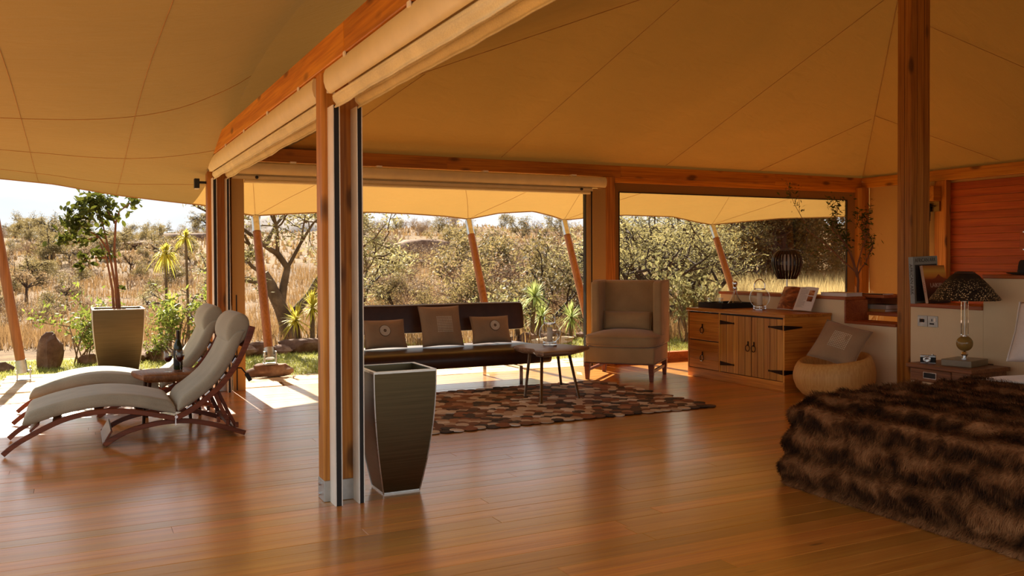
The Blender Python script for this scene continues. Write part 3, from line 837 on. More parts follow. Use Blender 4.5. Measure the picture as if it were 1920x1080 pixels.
# ---- sofa
S0, S1, SY0, SY1 = 2.38, 4.66, 8.40, 9.36
t = thing('bench_sofa', 'long brown leather bench sofa with low back on steel legs', 'sofa', ((S0 + S1) / 2, 8.9, 0))
prof = [(SY0 + 0.03, 0.232), (SY0 + 0.005, 0.25), (SY0 - 0.005, 0.30), (SY0, 0.35), (SY0 + 0.03, 0.385), (SY0 + 0.10, 0.402), (SY0 + 0.3, 0.405), (SY1 - 0.2, 0.40), (SY1 - 0.03, 0.395), (SY1, 0.36), (SY1, 0.27), (SY1 - 0.04, 0.235)]
xs = [S0, S0 + 0.015, S0 + 0.05] + [S0 + 0.05 + (S1 - S0 - 0.1) * i / 16 for i in range(1, 16)] + [S1 - 0.05, S1 - 0.015, S1]
lp = []
for i, x in enumerate(xs):
    k = 0.94 if i in (0, len(xs) - 1) else (0.985 if i in (1, len(xs) - 2) else 1)
    lp.append([(x, 8.88 + (y - 8.88) * k, 0.318 + (z - 0.318) * k + (0.004 * noise.noise(Vector((x * 4, y * 4, z * 4))) if z > 0.38 else 0)) for y, z in prof])
part('seat', MB().loops(lp), M['leather'], t, smooth=50)
prof = [(9.19, 0.552), (9.215, 0.545), (9.27, 0.548), (9.285, 0.57), (9.325, 0.83), (9.315, 0.855), (9.27, 0.862), (9.235, 0.85), (9.225, 0.82)]
xs = [S0 + 0.0, S0 + 0.015] + [S0 + 0.05 + (S1 + 0.05 - S0 - 0.1) * i / 14 for i in range(15)] + [S1 + 0.04, S1 + 0.055]
lp = []
for i, x in enumerate(xs):
    k = 0.82 if i in (0, len(xs) - 1) else (0.95 if i in (1, len(xs) - 2) else 1)
    lp.append([(x, 9.26 + (y - 9.26) * k, 0.705 + (z - 0.705) * k + 0.006 * noise.noise(Vector((x * 2.0, 3, z)))) for y, z in prof])
part('backrest', MB().loops(lp), M['leather'], t, smooth=50)
for x in (2.62, 4.30):
    part('leg', MB().box((x - 0.02, 8.455, 0), (x + 0.02, 8.475, 0.19)), M['chrome'], t)
    part('leg', MB().box((x - 0.02, 9.40, 0), (x + 0.02, 9.42, 0.19)), M['chrome'], t)
    part('frame_bar', MB().box((x - 0.02, 8.455, 0.19), (x + 0.02, 9.42, 0.21)).box((x - 0.015, 8.6, 0.21), (x + 0.015, 8.63, 0.235)).box((x - 0.015, 9.2, 0.21), (x + 0.015, 9.23, 0.235)), M['chrome'], t)
    part('back_support', MB().box((x - 0.02, 9.362, 0.21), (x + 0.02, 9.374, 0.62)).box((x - 0.02, 9.29, 0.60), (x + 0.02, 9.374, 0.612)), M['chrome'], t)
scatter_cushion('taupe cushion with round beaded motif at the hidden left end of the sofa', 0.47, 0.315, 0.15, (-0.02, 0.02), MX((2.96, 9.03, 0.565), 0.04, -0.34), 'cushions on the bench sofa', 3)
scatter_cushion('large taupe cushion with square grid of beads in the middle of the sofa', 0.475, 0.46, 0.16, 'grid', MX((3.60, 9.02, 0.628), -0.03, -0.36), 'cushions on the bench sofa', 5)
scatter_cushion('taupe cushion with round beaded motif at the sofa end near the lantern', 0.47, 0.315, 0.15, (0.03, 0.03), MX((4.205, 9.03, 0.565), -0.04, -0.34), 'cushions on the bench sofa', 8)

# ---- wing armchair (own frame: faces -Y)
RZ = math.radians(-47.5)
ac = thing('wing_armchair', 'taupe upholstered wing armchair with seat cushion on short wooden legs', 'armchair', (5.70, 8.52, 0), RZ)
W = 0.40; F = -0.40; Bk = 0.40
def rbx(mb, a, b): return mb.box(a, b)
part('seat_base', MB().box((-W, F + 0.01, 0.19), (W, Bk - 0.02, 0.372)), M['taupe'], ac, world=False, bevel=0.02, seg=3, smooth=50)
def cushion_f(w, d, z0, z1, nx=16, ny=16, crown=0.05):
    mb = MB(); lp = []
    out = []
    k = 10
    ring = []
    def se(a, n=5): return (math.copysign(abs(math.cos(a)) ** (2 / n), math.cos(a)), math.copysign(abs(math.sin(a)) ** (2 / n), math.sin(a)))
    zs = [(z0 + 0.0, 0.93), (z0 + 0.012, 0.985), (z0 + 0.05, 1.0), (z1 - 0.05, 1.0), (z1 - 0.012, 0.98), (z1, 0.93), (z1 + crown * 0.5, 0.7), (z1 + crown * 0.85, 0.4), (z1 + crown, 0.1)]
    for z, s in zs:
        out.append([(w / 2 * s * se(2 * PI * j / 40)[0], d / 2 * s * se(2 * PI * j / 40)[1], z) for j in range(40)])
    return MB().loops(out)
c = cushion_f(0.83, 0.68, 0.374, 0.50, crown=0.055)
c.v = [(x, y + F + 0.325, z) for x, y, z in c.v]
sc_ = part('seat_cushion', c, M['taupe'], ac, world=False, smooth=60)
def ring_at(w, d, z, yo, s=1.0):
    pts = []
    for j in range(40):
        a = 2 * PI * j / 40
        pts.append((w / 2 * s * math.copysign(abs(math.cos(a)) ** 0.4, math.cos(a)), d / 2 * s * math.copysign(abs(math.sin(a)) ** 0.4, math.sin(a)) + yo, z))
    return pts
for zz in (0.392, 0.487):
    part('piping', MB().tube(ring_at(0.83, 0.68, zz, F + 0.325, 0.997), 0.006, 5, close=True), M['taupe'], sc_, world=False)
bp = MB()
bp.loops([[(-W + 0.02, y, z) for y, z in ((0.20, 0.36), (0.23, 1.08), (0.25, 1.10), (0.385, 1.105), (0.40, 1.09), (0.385, 0.19), (0.25, 0.19))],
          [(W - 0.02, y, z) for y, z in ((0.20, 0.36), (0.23, 1.08), (0.25, 1.10), (0.385, 1.105), (0.40, 1.09), (0.385, 0.19), (0.25, 0.19))]])
part('backrest', bp, M['taupe'], ac, world=False, bevel=0.012, seg=2, smooth=50)
for s in (-1, 1):
    wprof = [(-0.06, 0.372), (-0.075, 0.8), (-0.075, 1.06), (-0.055, 1.095), (0.0, 1.105), (0.395, 1.108), (0.402, 0.372)]
    xa, xb = s * (W - 0.085), s * (W + 0.012)
    lp = [[(xa, y, z) for y, z in wprof], [(xb, y, z) for y, z in wprof]]
    if s > 0: lp = lp[::-1]
    part('wing', MB().loops(lp), M['taupe'], ac, world=False, bevel=0.025, seg=3, smooth=50)
    part('nail_trim', MB().tube([(s * (W + 0.0125), 0.398, 0.2), (s * (W + 0.0125), 0.4, 0.6), (s * (W + 0.0125), 0.398, 1.09), (s * (W + 0.0125), 0.36, 1.109), (s * (W + .0125), 0.0, 1.107)], 0.004, 5), M['taupe'], ac, world=False)
for sx in (-1, 1):
    for sy in (-1, 1):
        x, y = sx * (W - 0.035), sy * 0.36 - 0.01
        lg = MB().loops([[(x + dx * 0.02, y + dy * 0.02, 0) for dx, dy in ((-1, -1), (1, -1), (1, 1), (-1, 1))], [(x + dx * 0.032, y + dy * 0.032, 0.19) for dx, dy in ((-1, -1), (1, -1), (1, 1), (-1, 1))]])
        part('leg', lg, M['lounge'], ac, world=False, bevel=0.003)
    part('stretcher', MB().box((sx * (W - 0.035) - 0.012, -0.345, 0.09), (sx * (W - 0.035) + 0.012, 0.325, 0.12)), M['lounge'], ac, world=False)
part('base_rail', MB().box((-W + 0.004, F + 0.014, 0.182), (W - 0.004, Bk - 0.024, 0.192)), M['lounge'], ac, world=False)
lm = thing('lumbar_pillow', 'taupe rectangular lumbar pillow resting in the wing armchair', 'pillow')
lm.matrix_world = WM[ac.name] @ MX((-0.02, 0.105, 0.64), 0, -0.16); WM[lm.name] = lm.matrix_world.copy()
weld(part('cover', pillow_mesh(0.57, 0.21, 0.15, 31, pinch=0.02), M['taupe'], lm, smooth=True, world=False))
part('piping', MB().tube([(-0.28, 0, -0.102), (0, 0, -0.1), (0.28, 0, -0.102), (0.282, 0, 0), (0.28, 0, 0.102), (0, 0, 0.1), (-0.28, 0, 0.102), (-0.282, 0, 0)], 0.005, 5, close=True), M['taupe'], lm, world=False)

# ---- live-edge coffee table and its lantern
def slab_table(label, outline, z0, z1, legs, loc, mat=None):
    t = thing('slab_table', label, 'table', loc)
    n = len(outline)
    cx = sum(p[0] for p in outline) / n; cy = sum(p[1] for p in outline) / n
    # refine the outline so that the live edge waves
    pts = []
    for i in range(n):
        a, b = Vector(outline[i]), Vector(outline[(i + 1) % n])
        for k in range(5):
            p = a.lerp(b, k / 5)
            d = (b - a).length
            w = noise.noise(Vector((p.x * 9, p.y * 9, 2))) * 0.022
            q = Vector((cx, cy)); dirv = (p - q).normalized()
            pts.append(p + dirv * w)
    lp = [[(cx + (p.x - cx) * s, cy + (p.y - cy) * s, z) for p in pts] for s, z in ((0.86, z0), (0.95, z0 + 0.012), (1.0, (z0 + z1) / 2), (0.99, z1 - 0.006), (0.96, z1))]
    part('slab_top', MB().loops(lp), mat or M['rustic'], t, smooth=45)
    for a, b in legs:
        part('leg', MB().tube([a, b], [0.013, 0.016], 10), metal('leg_steel', srgb(120, 112, 102), 0.35) if mat is None else M['iron'], t, smooth=50)
    return t
slab_table('live-edge wooden coffee table on three thin steel legs on the leather rug', [(4.06, 8.18), (4.04, 7.92), (4.09, 7.78), (4.03, 7.62), (4.03, 7.45), (4.39, 7.48), (4.74, 7.77), (4.64, 8.10), (4.37, 8.30), (4.22, 8.30)], 0.405, 0.46,
           [((3.935, 7.66, 0.013), (4.06, 7.80, 0.41)), ((3.868, 7.20, 0.013), (4.09, 7.60, 0.41)), ((4.34, 7.31, 0.013), (4.40, 7.60, 0.41)), ((4.66, 8.22, 0.0), (4.50, 8.02, 0.41))], (4.3, 7.8, 0))
def lantern(label, loc, rz):
    t = thing('lantern', label, 'lantern', loc, rz)
    R = 0.105; cz = 0.135
    part('base_ring', MB().lathe([(0.06, 0), (0.072, 0), (0.072, 0.012), (0.06, 0.012)], n=28).lathe([(0.062, 0.03), (0.07, 0.03), (0.07, 0.038), (0.062, 0.038)], n=28), M['chrome'], t, world=False, smooth=40)
    gl = [(R * math.cos(a), cz + R * math.sin(a)) for a in [math.radians(d) for d in range(-62, 56, 8)]]
    gi = [((R - 0.004) * math.cos(a), cz + (R - 0.004) * math.sin(a)) for a in [math.radians(d) for d in range(50, -64, -8)]]
    part('glass_globe', MB().lathe(gl, n=32, cap=False), M['glass'], t, world=False, smooth=True)
    part('neck_ring', MB().lathe([(0.052, 0.222), (0.064, 0.222), (0.064, 0.236), (0.052, 0.236)], n=28), M['chrome'], t, world=False, smooth=40)
    for s in (-1, 1):
        arc = [((R + 0.004) * math.cos(a) * s, 0, cz + (R + 0.004) * math.sin(a)) for a in [math.radians(d) for d in range(-64, 62, 9)]]
        part('band', MB().bar(arc, 0.012, 0.003), M['chrome'], t, world=False)
        part('foot', MB().box((s * 0.062 - 0.008, -0.008, 0.010), (s * 0.062 + 0.008, 0.008, 0.045)), M['chrome'], t, world=False)
    part('handle', MB().tube([(0.056 * math.cos(a), 0, 0.262 + 0.075 * math.sin(a)) for a in [math.radians(d) for d in range(-28, 209, 12)]], 0.0055, 8), M['chrome'], t, world=False, smooth=40)
    part('candle', MB().lathe([(0.0, 0.052), (0.03, 0.052), (0.03, 0.19), (0.02, 0.193), (0, 0.188)], n=18), M['ceramic'], t, world=False, smooth=40)
    part('candle_plate', MB().lathe([(0, 0.044), (0.042, 0.044), (0.044, 0.052), (0, 0.052)], n=18).lathe([(0.005, 0.012), (0.005, 0.044)], n=6), M['chrome'], t, world=False)
lantern('steel and glass globe lantern standing on the coffee table', (4.40, 8.00, 0.4605), math.radians(-20))

# ---- leather disc rug
def disc_mat(name, island):
    t = NT(name)
    f = t.n('ShaderNodeNewGeometry').outputs['Random Per Island'] if island else t.n('ShaderNodeObjectInfo').outputs['Random']
    cols = [srgb(44, 32, 28), srgb(112, 70, 46), srgb(176, 128, 92), srgb(222, 204, 178), srgb(84, 60, 46), srgb(150, 92, 56), srgb(200, 174, 144), srgb(60, 52, 48), srgb(236, 224, 206), srgb(130, 84, 54)]
    c = t.ramp(f, [(i / len(cols), c) for i, c in enumerate(cols)], 'CONSTANT')
    n = t.n('ShaderNodeTexNoise', {'Vector': t.obj((1, 1, 1), 20.0), 'Scale': 60.0, 'Detail': 3.0}).outputs['Fac']
    c = t.mix(0.12, c, t.ramp(n, [(0.35, srgb(60, 40, 28)), (0.65, srgb(190, 160, 130))]))
    t.set(col=c, rough=0.75, spec=0.3); t.bump(n, 0.2, 0.004)
    return t.mat
rug = thing('leather_rug', 'patchwork rug of overlapping round leather pieces under the coffee table', 'rug', (3.6, 7.37, 0))
dm, ds = disc_mat('leather_disc', False), disc_mat('leather_disc_mass', True)
spots = []
RX0, RX1, RY0, RY1 = 2.3, 5.20, 6.42, 8.36
yy = RY0; row = 0
while yy <= RY1:
    xx = RX0 + (0.045 if row % 2 else 0)
    while xx <= RX1:
        spots.append((xx + rnd.uniform(-.012, .012), yy + rnd.uniform(-.01, .01), rnd.uniform(0.052, 0.068)))
        xx += 0.100
    yy += 0.082; row += 1
spots.sort(key=lambda s: 0.444 * s[0] + 0.896 * s[1])
vis = [s for s in spots if (0.896 * s[0] - 0.444 * s[1]) / (0.444 * s[0] + 0.896 * s[1]) > -0.090]
first = set(id(s) for s in vis[:298])
def disc_shape(): return MB().lathe([(1.0, 0.0), (1.02, 0.004), (0.96, 0.0085)], n=14)
dmesh = mesh_of(disc_shape(), 'leather_disc', dm)
mass = MB()
for s in spots:
    tilt = Euler((rnd.uniform(-.05, .05), rnd.uniform(-.05, .05), rnd.uniform(0, 6))).to_matrix().to_4x4()
    Mx = Matrix.Translation((s[0] - 3.6, s[1] - 7.37, rnd.uniform(0.003, 0.009))) @ tilt @ Matrix.Diagonal((s[2], s[2] * rnd.uniform(.82, 1.05), 1, 1))
    if id(s) in first: inst('leather_disc', dmesh, rug, Mx)
    else:
        d = disc_shape().xf(Mx); mass.add(d.v, d.f)
part('leather_disc_field', mass, ds, rug, world=False, kind='stuff')
part('backing', MB().box((RX0, RY0, 0.0002), (RX1, RY1, 0.0024)), plain('rug_backing', srgb(40, 28, 22), 0.9), rug)

# ---- tall square planters
def planter(label, loc, w0, w1, h, rz=0.0, lip=0.02):
    t = thing('square_planter', label, 'planter', loc, rz)
    lv = 14; lp = []
    for i in range(lv + 1):
        f = i / lv
        w = w0 + (w1 - w0) * (1 - (1 - f) ** 2.0)
        hw = w / 2
        lp.append([(-hw, -hw, h * f), (hw, -hw, h * f), (hw, hw, h * f), (-hw, hw, h * f)])
    hw = w1 / 2 - lip
    lp.append([(-hw, -hw, h), (hw, -hw, h), (hw, hw, h), (-hw, hw, h)])
    lp.append([(-hw + 0.01, -hw + 0.01, h - 0.12), (hw - 0.01, -hw + 0.01, h - 0.12), (hw - 0.01, hw - 0.01, h - 0.12), (-hw + 0.01, hw - 0.01, h - 0.12)])
    part('shell', MB().loops(lp), M['steel'], t, world=False, smooth=30)
    hw = w1 / 2
    part('rim', MB().loops([[(-a, -a, z), (a, -a, z), (a, a, z), (-a, a, z)] for a, z in ((hw + 0.003, h - 0.008), (hw + 0.003, h + 0.004), (hw - lip, h + 0.004), (hw - lip, h - 0.008))], cap=False, close=True), M['rim'], t, world=False)
    for sx, sy in ((-1, -1), (1, -1), (-1, 1), (1, 1)):
        part('corner_bead', MB().tube([(sx * (l[0][0] * -1), sy * (l[0][0] * -1), l[0][2]) for l in lp[:lv + 1]], 0.0045, 5), M['rim'], t, world=False)
    b = w0 / 2
    part('foot_trim', MB().loops([[(-a, -a, z), (a, -a, z), (a, a, z), (-a, a, z)] for a, z in ((b + 0.002, 0), (b + 0.002, 0.009), (b - 0.01, 0.009), (b - 0.01, 0))], cap=False, close=True), M['rim'], t, world=False)
    return t
planter('tall empty square pewter planter tapering to its foot beside the nearest post', (1.695, 4.985, 0.0), 0.218, 0.375, 0.715)
POT = planter('square pewter planter on the terrace edge holding a small leafy tree', (0.485, 12.13, -0.02), 0.43, 0.585, 0.785)
part('soil', MB().box((-0.27, -0.27, 0.62), (0.27, 0.27, 0.70)), plain('soil', srgb(70, 50, 34), 0.95, bump=0.6, scale=30), POT, world=False)

# ---- dresser
DX0, DX1, DY0, DY1, DH = 6.40, 7.035, 6.735, 8.297, 0.785
ds_ = thing('dresser', 'wooden dresser with two drawers and two plank doors against the low wall', 'dresser', (6.72, 7.5, 0))
part('carcass', MB().box((DX0 + 0.02, DY0 + 0.02, 0.02), (DX1, DY1 - 0.02, 0.745)), M['dressY'], ds_)
part('side_panel', MB().box((DX0, DY0, 0), (DX1, DY0 + 0.02, 0.752)), M['dressX'], ds_)
part('side_panel', MB().box((DX0, DY1 - 0.02, 0), (DX1, DY1, 0.752)), M['dressX'], ds_)
part('top', MB().box((DX0 - 0.012, DY0 - 0.012, 0.752), (DX1, DY1 + 0.022, DH)), M['dressY'], ds_, bevel=0.004)
part('plinth', MB().box((DX0 - 0.001, DY0 + 0.02, 0), (DX0 + 0.02, DY1 - 0.02, 0.1)), M['dressY'], ds_, bevel=0.002)
part('stile', MB().box((DX0 - 0.0005, DY0 + 0.001, 0.1), (DX0 + 0.02, DY0 + 0.022, 0.75)), M['dressZ'], ds_)
part('stile', MB().box((DX0 - 0.0005, 7.733, 0.1), (DX0 + 0.02, 7.748, 0.75)), M['dressZ'], ds_)
part('stile', MB().box((DX0 - 0.0005, DY1 - 0.022, 0.1), (DX0 + 0.02, DY1 - 0.001, 0.75)), M['dressZ'], ds_)
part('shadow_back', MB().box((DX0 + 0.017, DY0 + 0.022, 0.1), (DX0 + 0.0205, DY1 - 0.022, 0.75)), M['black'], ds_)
def ring_pull(par, y, z):
    p = part('ring_pull', MB().tube([(DX0 - 0.014, y + 0.03 * math.sin(a), z - 0.028 + 0.033 * math.cos(a)) for a in [2 * PI * i / 18 for i in range(18)]], 0.0042, 6, close=True).box((DX0 - 0.008, y - 0.009, z - 0.005), (DX0 - 0.004, y + 0.009, z + 0.045)).tube([(DX0 - 0.006, y, z + 0.008), (DX0 - 0.02, y, z + 0.006)], 0.006, 6), M['iron'], None, world=True)
    attach(p, par)
def attach(o, par):
    """parent a world-built mesh under another part"""
    o.data.transform(WM[par.name].inverted()); o.parent = par; WM[o.name] = WM[par.name]
for z0, z1, zk in ((0.428, 0.735, 0.578), (0.106, 0.418, 0.262)):
    dr = part('drawer', MB().box((DX0 + 0.006, 7.752, z0), (DX0 + 0.017, DY1 - 0.026, z1)), M['dressY'], ds_)
    k = (z1 - z0) / 3
    for i in range(3):
        b = part('plank', MB().box((DX0 - 0.001, 7.754, z0 + i * k + 0.0022), (DX0 + 0.006, DY1 - 0.028, z0 + (i + 1) * k - 0.0022)), M['dressY'], None, bevel=0.002)
        attach(b, dr)
    ring_pull(dr, 8.028, zk - 0.01)
cuts = [[7.727, 7.617, 7.512, 7.428, 7.322, 7.224], [7.218, 7.128, 7.035, 6.948, 6.848, 6.759]]
for di, cc in enumerate(cuts):
    dr = part('door', MB().box((DX0 + 0.006, min(cc) + 0.001, 0.106), (DX0 + 0.017, max(cc) - 0.001, 0.735)), M['lounge'], ds_)
    for a, b in zip(cc[:-1], cc[1:]):
        attach(part('plank', MB().box((DX0 - 0.001, b + 0.0026, 0.107), (DX0 + 0.006, a - 0.0026, 0.734)), M['dressZ'], None, bevel=0.0025), dr)
    ring_pull(dr, 7.268 if di == 0 else 7.178, 0.43)
    for zz in (0.65, 0.198):
        if di == 0: ya, yb = 7.722, 7.50
        else: ya, yb = 6.762, 6.955
        hb = MB().loops([[(x, ya, zz + 0.024), (x, ya, zz - 0.024), (x, yb, zz - 0.006), (x, yb, zz + 0.006)] for x in (DX0 - 0.0065, DX0 - 0.0012)])
        hb.lathe([(0.011, -0.002), (0.011, 0.003)], n=8).v
        k = len(hb.v) - 16
        hb.v[k:] = [tuple(Matrix.Translation((DX0 - 0.005, yb, zz)) @ Matrix.Rotation(PI / 2, 4, 'Y') @ Vector(v)) for v in hb.v[k:]]
        attach(part('hinge_strap', hb, M['iron'], None), dr)
        if di == 1:
            part('hinge_leaf', MB().loops([[(DX0 + 0.005, y, zz + 0.024), (DX0 + 0.005, y, zz - 0.024), (DX0 + 0.235, y, zz - 0.006), (DX0 + 0.235, y, zz + 0.006)] for y in (DY0 - 0.005, DY0 - 0.0005)]).tube([(DX0 - 0.004, DY0 - 0.003, zz - 0.026), (DX0 - 0.004, DY0 - 0.003, zz + 0.026)], 0.008, 8), M['iron'], ds_)
# things on the dresser
tr_ = thing('serving_tray', 'square black lacquered tray standing on the dresser', 'tray', (6.79, 8.10, DH))
mb = MB().box((6.56, 7.89, DH), (7.02, 8.31, DH + 0.012))
for a, b in (((6.56, 7.89), (7.02, 7.902)), ((6.56, 8.298), (7.02, 8.31)), ((6.56, 7.902), (6.572, 8.298)), ((7.008, 7.902), (7.02, 8.298))):
    part('tray_side', MB().box((a[0], a[1], DH + 0.012), (b[0], b[1], DH + 0.062)), M['black'], tr_)
part('tray_base', mb, M['black'], tr_)
M['crystal'] = thin_glass('crystal', (0.95, 0.95, 0.93, 1), refl=0.16)
def decanter(label, loc):
    t = thing('decanter', label, 'decanter', loc)
    p = [(0.0, 0.0), (0.085, 0.0), (0.095, 0.012), (0.075, 0.05), (0.04, 0.10), (0.022, 0.15), (0.018, 0.185), (0.021, 0.20), (0.025, 0.207)]
    part('glass_body', MB().lathe(p, n=24, cap=False), M['crystal'], t, world=False, smooth=40)
    part('rib', MB().tube([(r * 0.8 + 0.001, -r * 0.6, z) for r, z in p[2:]], 0.0045, 6).tube([(-r * 0.85, -r * 0.55, z) for r, z in p[2:]], 0.0045, 6), M['rim'], t, world=False)
    part('stopper', MB().lathe([(0.0, 0.2), (0.02, 0.2), (0.024, 0.215), (0.018, 0.235), (0.026, 0.25), (0.03, 0.268), (0.024, 0.288), (0.008, 0.298), (0, 0.299)], n=16), M['chrome'], t, world=False, smooth=40)
decanter('clear glass ship decanter with silver stopper on the black tray', (6.86, 8.02, DH + 0.012))
def tumbler(label, x, y):
    t = thing('drinking_glass', label, 'glass', (x, y, DH + 0.012), group='glasses on the black tray')
    part('bowl', MB().lathe([(0.0, 0), (0.03, 0), (0.034, 0.01), (0.036, 0.1), (0.0345, 0.1), (0.032, 0.012), (0, 0.01)], n=18), M['crystal'], t, world=False, smooth=40)
    part('rim_ring', MB().lathe([(0.034, 0.098), (0.0368, 0.098), (0.0368, 0.101), (0.034, 0.101)], n=18), M['rim'], t, world=False)
tumbler('short clear drinking glass at the far corner of the tray', 6.64, 8.22)
tumbler('short clear drinking glass on the tray just left of the decanter', 6.70, 8.09)
lantern('steel and glass globe lantern standing on the dresser', (6.79, 7.53, DH + 0.0005), math.radians(-35))
# open magazine leaning on the low wall
mg = thing('magazine', 'open magazine leaning against the low wall on the dresser', 'magazine')
MG = Matrix.Translation((6.905, 7.14, DH + 0.012)) @ Matrix.Rotation(math.radians(-90), 4, 'Z') @ Matrix.Rotation(math.radians(-25), 4, 'X')
mg.matrix_world = MG; WM[mg.name] = MG.copy()
pm = plain('magazine_paper', srgb(222, 214, 206), 0.5, var=0.01)
def print_mat():
    t = NT('printed_landscape'); v = t.obj()
    n = t.n('ShaderNodeTexNoise', {'Vector': t.obj((7, 7, 12)), 'Scale': 1.0, 'Detail': 6.0, 'Distortion': 1.2}).outputs['Fac']
    t.set(col=t.ramp(n, [(0.28, srgb(40, 18, 10)), (0.42, srgb(110, 48, 24)), (0.55, srgb(160, 84, 40)), (0.68, srgb(206, 160, 110)), (0.8, srgb(120, 96, 40))]), rough=0.35)
    return t.mat
M['print'] = print_mat()
def page(s, x0, x1, z0, z1, off, n=8):
    def f(u, v):
        x = x0 + (x1 - x0) * u
        return (s * x, -0.016 * math.sin(PI * min(1, x / 0.25)) - off, z0 + (z1 - z0) * v)
    return MB().grid(f if s > 0 else (lambda u, v: f(1 - u, v)), n, 2)
for s in (-1, 1):
    blk = [(s * x, -0.016 * math.sin(PI * min(1, x / 0.25))) for x in [0.25 * i / 8 for i in range(9)]]
    sec = blk + [(a, b + 0.008) for a, b in blk[::-1]]
    lp = [[(a, b, z) for a, b in sec] for z in (0.0, 0.27)]
    part('page_block', MB().loops(lp if s > 0 else lp[::-1]), pm, mg, world=False)
part('printed_photo', page(-1, 0.004, 0.247, 0.004, 0.266, 0.0012), M['print'], mg, world=False)
for z0 in (0.105, 0.175): part('printed_thumbnail', page(1, 0.16, 0.225, z0, z0 + 0.058, 0.0012), M['print'], mg, world=False)
k = MB()
for i in range(22):
    z = 0.235 - i * 0.0095; q = page(1, 0.022, 0.145 - (0.03 if i % 7 == 6 else 0), z, z + 0.0032, 0.0012); k.add(q.v, q.f)
q = page(1, 0.03, 0.10, 0.25, 0.256, 0.0012); k.add(q.v, q.f)
part('text_lines', k, plain('print_grey', srgb(150, 144, 138), 0.6), mg, world=False, kind='stuff')

# ---- carved wood tub seat with its cushion
pf = thing('carved_tub_seat', 'round tub seat carved from pale wood beside the dresser', 'stool', (6.622, 6.30, 0), math.radians(0))
prof_o = [(0.235, 0.0), (0.30, 0.03), (0.352, 0.09), (0.379, 0.17), (0.384, 0.24), (0.368, 0.31), (0.345, 0.36), (0.325, 0.385), (0.30, 0.375), (0.285, 0.34), (0.27, 0.27), (0.25, 0.2), (0.15, 0.17), (0.02, 0.165)]
out = []
for r, z in prof_o:
    lp = []
    for j in range(48):
        a = 2 * PI * j / 48
        k = max(0, (z - 0.1) / 0.285)
        # rim dips at the front left, rises at the back right
        rise = 0.045 * math.cos(a - math.radians(-10)) - 0.0 * math.cos(2 * a)
        lp.append((r * math.cos(a), r * math.sin(a), z + (k * rise if r > 0.2 else 0)))
    out.append(lp)
part('tub', MB().loops(out), M['pouf'], pf, world=False, smooth=True)
scatter_cushion('taupe cushion with square grid of beads propped in the carved tub seat', 0.47, 0.45, 0.16, 'grid', MX((6.66, 6.27, 0.52), math.radians(-62), math.radians(-38), math.radians(16)), None, 14)

# ---- bed, fur throw, pillow
bd = thing('bed', 'wide low bed with white sheet under a dark fur throw', 'bed', (5.45, 2.9, 0))
BX0, BX1, BY0, BY1 = 3.92, 7.03, 1.3, 4.02
part('bed_base', MB().box((BX0 + 0.05, BY0, 0.0), (BX1, BY1 - 0.08, 0.28)), M['night'], bd, bevel=0.01)
part('mattress', MB().box((BX0 + 0.03, BY0, 0.28), (BX1, BY1 - 0.05, 0.50)), M['white'], bd, bevel=0.05, seg=4, smooth=50)
mb = MB()
def shf(u, v):
    x = 5.3 + 1.72 * u; yy = BY0 + (BY1 + 0.02 - BY0) * v
    z = 0.535 + 0.03 * (1 - smooth(0.85, 1.0, v)) + 0.012 * noise.noise(Vector((x * 2.5, yy * 2.5, 2)))
    if v > 0.93: z -= (v - 0.93) / 0.07 * 0.06
    return (x, yy, z)
mb.grid(shf, 24, 30)
part('sheet', mb, M['white'], bd, smooth=True, solid=0.012)
ft = thing('fur_throw', 'thick dark brown fur throw covering the bed to the floor', 'blanket', (5.2, 2.9, 0))
TX0, TX1, TY0, TY1, TZ = 3.83, 5.42, 1.25, 4.05, 0.52
def furmat():
    t = NT('brown_fur'); tc = t.n('ShaderNodeTexCoord').outputs['Object']
    n1 = t.n('ShaderNodeTexNoise', {'Vector': t.n('ShaderNodeMapping', {'Vector': tc, 'Scale': (3.0, 4.2, 3.4)}).outputs[0], 'Scale': 1.0, 'Detail': 4.0, 'Distortion': 0.8}).outputs['Fac']
    sp = t.n('ShaderNodeSeparateXYZ', {0: tc})
    # pelts are sewn in horizontal rows: dark seams, lighter middles
    zz = t.math('ADD', sp.outputs['Z'], t.math('MULTIPLY', sp.outputs['X'], 0.75))
    w = t.math('SINE', t.math('MULTIPLY', t.math('ADD', zz, t.math('MULTIPLY', n1, 0.22)), 2 * PI / 0.165))
    n2 = t.n('ShaderNodeTexNoise', {'Vector': t.n('ShaderNodeMapping', {'Vector': tc, 'Scale': (7, 9, 7)}).outputs[0], 'Scale': 1.0, 'Detail': 5.0, 'Distortion': 1.2}).outputs['Fac']
    f = t.math('ADD', t.math('MULTIPLY', w, 0.11), t.math('ADD', t.math('MULTIPLY', n1, 0.45), t.math('MULTIPLY', n2, 0.55)))
    isl = t.n('ShaderNodeNewGeometry').outputs['Random Per Island']
    f = t.math('ADD', f, t.math('MULTIPLY', isl, 0.10))
    c = t.ramp(f, [(0.32, srgb(36, 24, 16)), (0.46, srgb(82, 52, 30)), (0.60, srgb(134, 88, 52)), (0.78, srgb(182, 130, 84))])
    t.set(col=c, rough=0.75, sheen=0.0, spec=0.08)
    return t.mat
M['fur'] = furmat()
CR = 0.16
def furpt(a, b):
    """a: 0..1 from the floor of the foot end up over the top to the head edge; b: across, 0 far side (hidden) .. 1 left edge to floor"""
    return None
